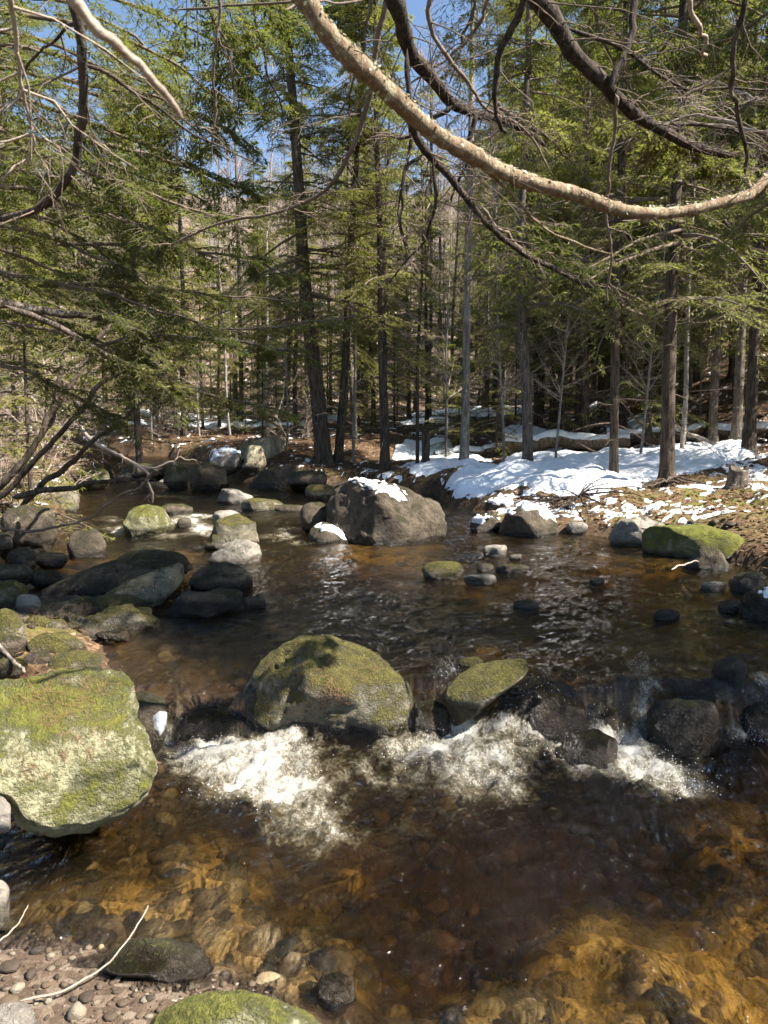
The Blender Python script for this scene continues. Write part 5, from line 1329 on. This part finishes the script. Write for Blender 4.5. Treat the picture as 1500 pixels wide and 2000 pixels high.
# loose pebbles: the large ones singly, the rest as gravel
def pebble_meshes(n, sub, rough=.16):
    out = []
    for i in range(n):
        V, F = ico(sub); rg = np.random.default_rng(900 + i)
        W = V * rg.uniform(.6, 1.15, 3) * np.array([1, 1, .62])
        W = W * (1 + rough * fbm(V[:, 0] * 1.6 + i * 5, V[:, 1] * 1.6, V[:, 2] * 1.6, i, 2))[:, None]
        out.append((W, F))
    return out
pm = M('pebble'); q = pm.pos(); oi = pm.n('NewGeometry').outputs['Random Per Island']
pc = pm.ramp(pm.math('FRACT', pm.math('ADD', oi, pm.math('MULTIPLY', pm.n('ObjectInfo').outputs['Random'], .9))), [(0, (.03, .023, .016)), (.35, (.075, .052, .032)), (.65, (.125, .085, .05)), (.87, (.18, .145, .10)), (1, (.30, .26, .2))])
MT['pebble'] = pm.done(pm.pbsdf(pm.mix(pm.noise(q, 160, 4, .7), pc, pm.mix(1.0, pc, (.5, .48, .45), 'MULTIPLY')), .7, pm.bump(pm.noise(q, 220, 4), .004), .4))
wm = M('wet_cobble'); q = wm.pos(); oi = wm.n('NewGeometry').outputs['Random Per Island']
wc = wm.ramp(oi, [(0, (.02, .016, .01)), (.45, (.07, .048, .026)), (.75, (.17, .115, .06)), (1, (.42, .32, .18))])
MT['cobble'] = wm.done(wm.pbsdf(wm.mix(wm.noise(q, 30, 5, .7), wc, wm.mix(1.0, wc, (.35, .33, .3), 'MULTIPLY')), .7, wm.bump(wm.noise(q, 60, 4), .01), .4))

def strew(name, pts, size, seed, mat, label, cat, sink=.35, sub=1):
    rg = np.random.default_rng(seed); ms = pebble_meshes(8, sub); parts = []
    n = len(pts); z = terrain(pts[:, 0], pts[:, 1])[0]
    for j in range(8):
        idx = np.arange(j, n, 8)
        if not len(idx): continue
        W, F = ms[j]; a = rg.uniform(0, 6.28, len(idx)); c, s_ = np.cos(a), np.sin(a)
        sz = size[idx]
        Vx = (W[None, :, 0] * c[:, None] - W[None, :, 1] * s_[:, None]) * sz[:, None] + pts[idx, 0][:, None]
        Vy = (W[None, :, 0] * s_[:, None] + W[None, :, 1] * c[:, None]) * sz[:, None] + pts[idx, 1][:, None]
        Vz = W[None, :, 2] * sz[:, None] + (z[idx] + sz * (.5 - sink))[:, None]
        V = np.stack([Vx, Vy, Vz], -1).reshape(-1, 3)
        FF = (F[None] + (np.arange(len(idx)) * len(W))[:, None, None]).reshape(-1, 3)
        parts.append((V, FF))
    V, F = merge(parts)
    obj(name, mesh(name, V, F, True, MT[mat]), None, label, cat, kind='stuff')

rg = np.random.default_rng(61)
g = rg.uniform(0, 1, (40000, 2)) * np.array([3.2, 2.0]) + np.array([-2.7, .7])
gs = poly_sd(GRAVEL, g[:, 0], g[:, 1]); sdw = poly_sd(CH, g[:, 0], g[:, 1])
ok = (gs > -.18 * rg.uniform(0, 1, len(g))) & (sdw < .22)
g = g[ok][:9500]
strew('gravel', g, .0028 + .013 * rg.uniform(0, 1, len(g)) ** 4, 62, 'pebble', 'mixed brown and grey gravel on the small beach at the bottom left', 'gravel', .3)
pmesh = [mesh('pebble', V, F, True, MT['pebble']) for V, F in pebble_meshes(6, 3)]
big = [(150, 1988, .042), (20, 1890, .03), (60, 1905, .022), (110, 1880, .018), (195, 1925, .017), (170, 1950, .022), (95, 1960, .018), (240, 1960, .016), (125, 1925, .015), (35, 1935, .024), (290, 1950, .015), (215, 1990, .018), (330, 1925, .014), (15, 1970, .03), (70, 1850, .02), (260, 1925, .013), (140, 1860, .014), (380, 1935, .013), (310, 1975, .016), (90, 1925, .014), (230, 1905, .012), (50, 1995, .02), (180, 1895, .013), (275, 1985, .013)]
for i, (a, b, r) in enumerate(big):
    c = onz(a, b, .03); o = obj('pebble', pmesh[i % 6], None, 'rounded pebble lying on the gravel beach at the bottom left', 'pebble', 'larger pebbles on the gravel beach', loc=(c[0], c[1], gz(c[0], c[1]) + r * .3))
    o.scale = (r, r, r); o.rotation_euler = (0, 0, i * 1.7)
    if i == 0: o['label'] = 'large pale rounded pebble at the bottom left of the gravel beach'; del o['group']
# cobbles on the stream bed
g = np.stack([rg.uniform(-3, 4, 15000), np.where(np.arange(15000) < 9000, rg.uniform(1.3, 10.5, 15000), rg.uniform(1.3, 4.2, 15000))], 1)
sdw = poly_sd(CH, g[:, 0], g[:, 1]); tz, _, sa, _ = terrain(g[:, 0], g[:, 1])
clump = fbm(g[:, 0] * 1.1, g[:, 1] * 1.1, seed=88, o=3)
ok = (sdw > .05) & (rg.uniform(0, 1, len(g)) > sa * .55) & (clump > -.35)
g = g[ok]
cs = .011 + .08 * rg.uniform(0, 1, len(g)) ** 3.6
strew('cobbles', g[cs > .035], cs[cs > .035], 63, 'cobble', 'brown cobbles lying on the stream bed under the water', 'cobbles', .45, 2)
strew('small_cobbles', g[cs <= .035], cs[cs <= .035], 65, 'cobble', 'fist-sized and smaller stones on the stream bed under the water', 'cobbles', .45, 1)
# shore stones along the banks
g = np.stack([rg.uniform(-5, 6, 3000), rg.uniform(4.4, 20, 3000)], 1)
sdw = poly_sd(CH, g[:, 0], g[:, 1]); ok = (sdw < .12) & (sdw > -.45 - .3 * rg.uniform(0, 1, 3000)); g = g[ok]
strew('shore_stones', g, .015 + .07 * rg.uniform(0, 1, len(g)) ** 3.5, 64, 'cobble', 'small dark stones strewn along the edges of the stream', 'stones', .4, 2)

# dead leaves and needles
def litter(n, xr, yr, seed, size, mat, name, label, dens=None, flat=.35, curl=.3, dmin=-.05):
    rg = np.random.default_rng(seed)
    x = rg.uniform(*xr, n); y = rg.uniform(*yr, n)
    z, sd, _, _ = terrain(x, y)
    ok = sd < dmin
    if dens is not None: ok &= rg.uniform(0, 1, n) < dens(x, y)
    x, y, z = x[ok], y[ok], z[ok]; m = len(x)
    a = rg.uniform(0, 6.28, m); el = rg.normal(0, .25, m)
    D = np.stack([np.cos(a) * np.cos(el), np.sin(a) * np.cos(el), np.sin(el)], 1)
    N = norm(np.array([0, 0, 1.0]) + rg.normal(0, curl, (m, 3)))
    L = size * rg.uniform(.6, 1.3, m)
    V, F = leaves(np.stack([x, y, z + .012 + .03 * rg.uniform(0, 1, m) ** 2], 1), D, N, L, L * flat * rg.uniform(.7, 1.3, m))
    obj(name, mesh(name, V, F, False, MT[mat]), None, label, 'litter', kind='stuff')
sn = lambda x, y: sstep(4.2, 5.4, x) * (1 - sstep(13, 16, y)) + .45
litter(26000, (.5, 9), (9.8, 22), 71, .052, 'leaf_dead', 'dead_leaves', 'russet dead leaves scattered over the right bank', sn, .6)
litter(24000, (-9, 0), (6.5, 27), 72, .06, 'leaf_dead', 'dead_leaves', 'tan dead leaves scattered over the left bank and the far bend', None, .6)
litter(16000, (-4.5, -.6), (3.0, 9), 73, .06, 'straw', 'needle_litter', 'reddish dead needles and stalks on the left bank behind the boulder', None, .05, .5)
litter(6000, (3.0, 7.5), (4.4, 11.5), 74, .07, 'leaf_dead', 'dead_leaves', 'dead leaves on the near right bank', None, .6)

def on_rock(o, spots, n, seed, label, L=.06, r=.0006, mat='straw', clump=26):
    """dry needles lying on a boulder, in the patches the photograph shows (pixel, radius)"""
    rec = rock_rec(o); V = rec[1]; N = vnormals(V, rec[2]); px, py = proj(V)
    view = norm(V - np.array([0, 0, CAM_H])); ok = np.where(((N * view).sum(1) < -.05))[0]
    rg = np.random.default_rng(seed); B, D = [], []
    for a, b, rad in spots:
        for i in range(n):
            qx, qy = a + rg.normal(0, rad), b + rg.normal(0, rad * .5)
            j = ok[np.argmin((px[ok] - qx) ** 2 + (py[ok] - qy) ** 2)]
            t = rg.normal(size=3); t -= N[j] * t.dot(N[j]); t = t / np.linalg.norm(t)
            B.append(V[j] + N[j] * .004 + t * rg.uniform(-.02, .02)); D.append(t + N[j] * rg.normal(0, .12))
    B, D = np.array(B), np.array(D); Ls = L * rg.uniform(.4, 1.3, len(B))
    P = B[:, None] + D[:, None] * (Ls[:, None] * np.array([-.5, 0, .5]))[..., None]
    Vv, Ff = tubes(P, np.tile([r, r * 1.2, r * .6], (len(P), 1)), 3)
    obj('needle_litter', mesh('needle_litter', Vv, Ff, True, MT[mat]), None, label, 'litter', kind='stuff')
on_rock(big_left, [(150, 1365, 22), (110, 1400, 26), (70, 1365, 30), (140, 1460, 25), (200, 1340, 26), (90, 1340, 30), (60, 1500, 20), (180, 1420, 40)], 42, 3, 'dry reddish needles lying on the big pale boulder')
on_rock(center_b, [(650, 1345, 14), (665, 1360, 14), (600, 1310, 30), (700, 1320, 40)], 36, 4, 'dry needles lying on the rounded mossy boulder', .07)

def tuft(px, py, lv, n, L, seed, label, mat='straw', D=None, spread=.05, droop=1.0):
    c = onz(px, py, lv) if D is None else at(px, py, D); rg = np.random.default_rng(seed)
    b = c + rg.normal(0, spread, (n, 3)) * np.array([1, .5, .15]); a = rg.uniform(0, 6.28, n); l = L * rg.uniform(.5, 1.2, n)
    t = np.linspace(0, 1, 5)
    P = b[:, None] + np.stack([np.cos(a), np.sin(a) - .5, np.zeros(n)], 1)[:, None] * (l[:, None] * t * .5)[..., None]
    P[..., 2] += l[:, None] * (t * .8 - droop * 1.1 * t ** 2)
    V, F = tubes(P, np.full((n, 1), .0022) * (1 - .7 * t)[None], 3)
    obj('grass_tuft', mesh('grass_tuft', V - c, F, True, MT[mat]), None, label, 'grass', loc=tuple(c))
tuft(372, 1172, UP + .07, 90, .16, 1, 'tuft of reddish dead grass on the low dark ledge')
tuft(395, 1168, UP + .07, 60, .18, 2, 'paler dead grass stalks at the right of the grass tuft', 'twig_pale', spread=.07)
tuft(75, 975, .55, 120, .35, 3, 'straw-coloured grass hanging over the left bank rock', 'twig_pale', spread=.2)
tuft(20, 1035, .5, 90, .28, 4, 'mossy straw hanging at the left picture edge', 'straw', spread=.2)

def lying(ctrl, w0, w1, label, seed, mat='twig_pale', subs=()):
    return bare_branch(ctrl, w0, w1, label, seed, mat, subs=subs, name='fallen_twig', s=7, wob=.0025)
def gp(px, py, z): 
    q = onz(px, py, z); return (px, py, q[1])
lying([gp(40, 1955, .06), gp(130, 1933, .06), (200, 1888, gp(200, 1888, .07)[2]), gp(240, 1850, .1), gp(275, 1795, .12), gp(290, 1768, .13)], 2.6, 1.2, 'pale thin curved twig lying on the gravel beach', 901, 'twig_pale')
lying([gp(-10, 1845, .05), gp(30, 1810, .07), gp(55, 1770, .1)], 2, 1, 'short pale twig at the left edge of the gravel', 902)
lying([gp(335, 1955, .12), gp(360, 1950, .13), gp(385, 1943, .13)], 2, 1.2, 'short straw on the mossy rock at the bottom', 903)
lying([gp(-10, 1252, .5), gp(25, 1290, .45), gp(50, 1312, .42)], 4, 3, 'dead stick leaning behind the big pale boulder at the left edge', 904)
lying([gp(1310, 1112, UP + .1), gp(1340, 1100, UP + .1), gp(1365, 1098, UP + .08), gp(1400, 1112, UP)], 1.8, 1, 'bent pale twig over the water by the dark pointed rock', 905)
lying([gp(1250, 1030, UP + .3), gp(1310, 1036, UP + .27), gp(1350, 1040, UP + .25)], 2, 1, 'thin twig lying on the green moss block', 906)

# spray thrown up by the falls
rg = np.random.default_rng(99); B = []
for a, b, rx, ry, s in FOAM:
    if s < .75 or b < 1330: continue
    for i in range(int(260 * s)):
        c = onz(a + rg.normal(0, rx * .55), b + rg.normal(0, ry * .5), .03); c[2] = float(level(c[0], c[1])) + .02 + abs(rg.normal(0, .03)); B.append(c)
B = np.array(B); V0, F0 = ico(1); sz = .0006 + .0019 * rg.uniform(0, 1, len(B)) ** 2.5
V = (V0[None] * sz[:, None, None] + B[:, None]).reshape(-1, 3); F = (F0[None] + (np.arange(len(B)) * len(V0))[:, None, None]).reshape(-1, 3)
km = M('water_drops'); MT['drops'] = km.done(km.pbsdf((.85, .85, .83), .12, None, .6))
obj('spray', mesh('spray', V, F, True, MT['drops']), None, 'white drops of spray above the falls', 'spray', kind='stuff')
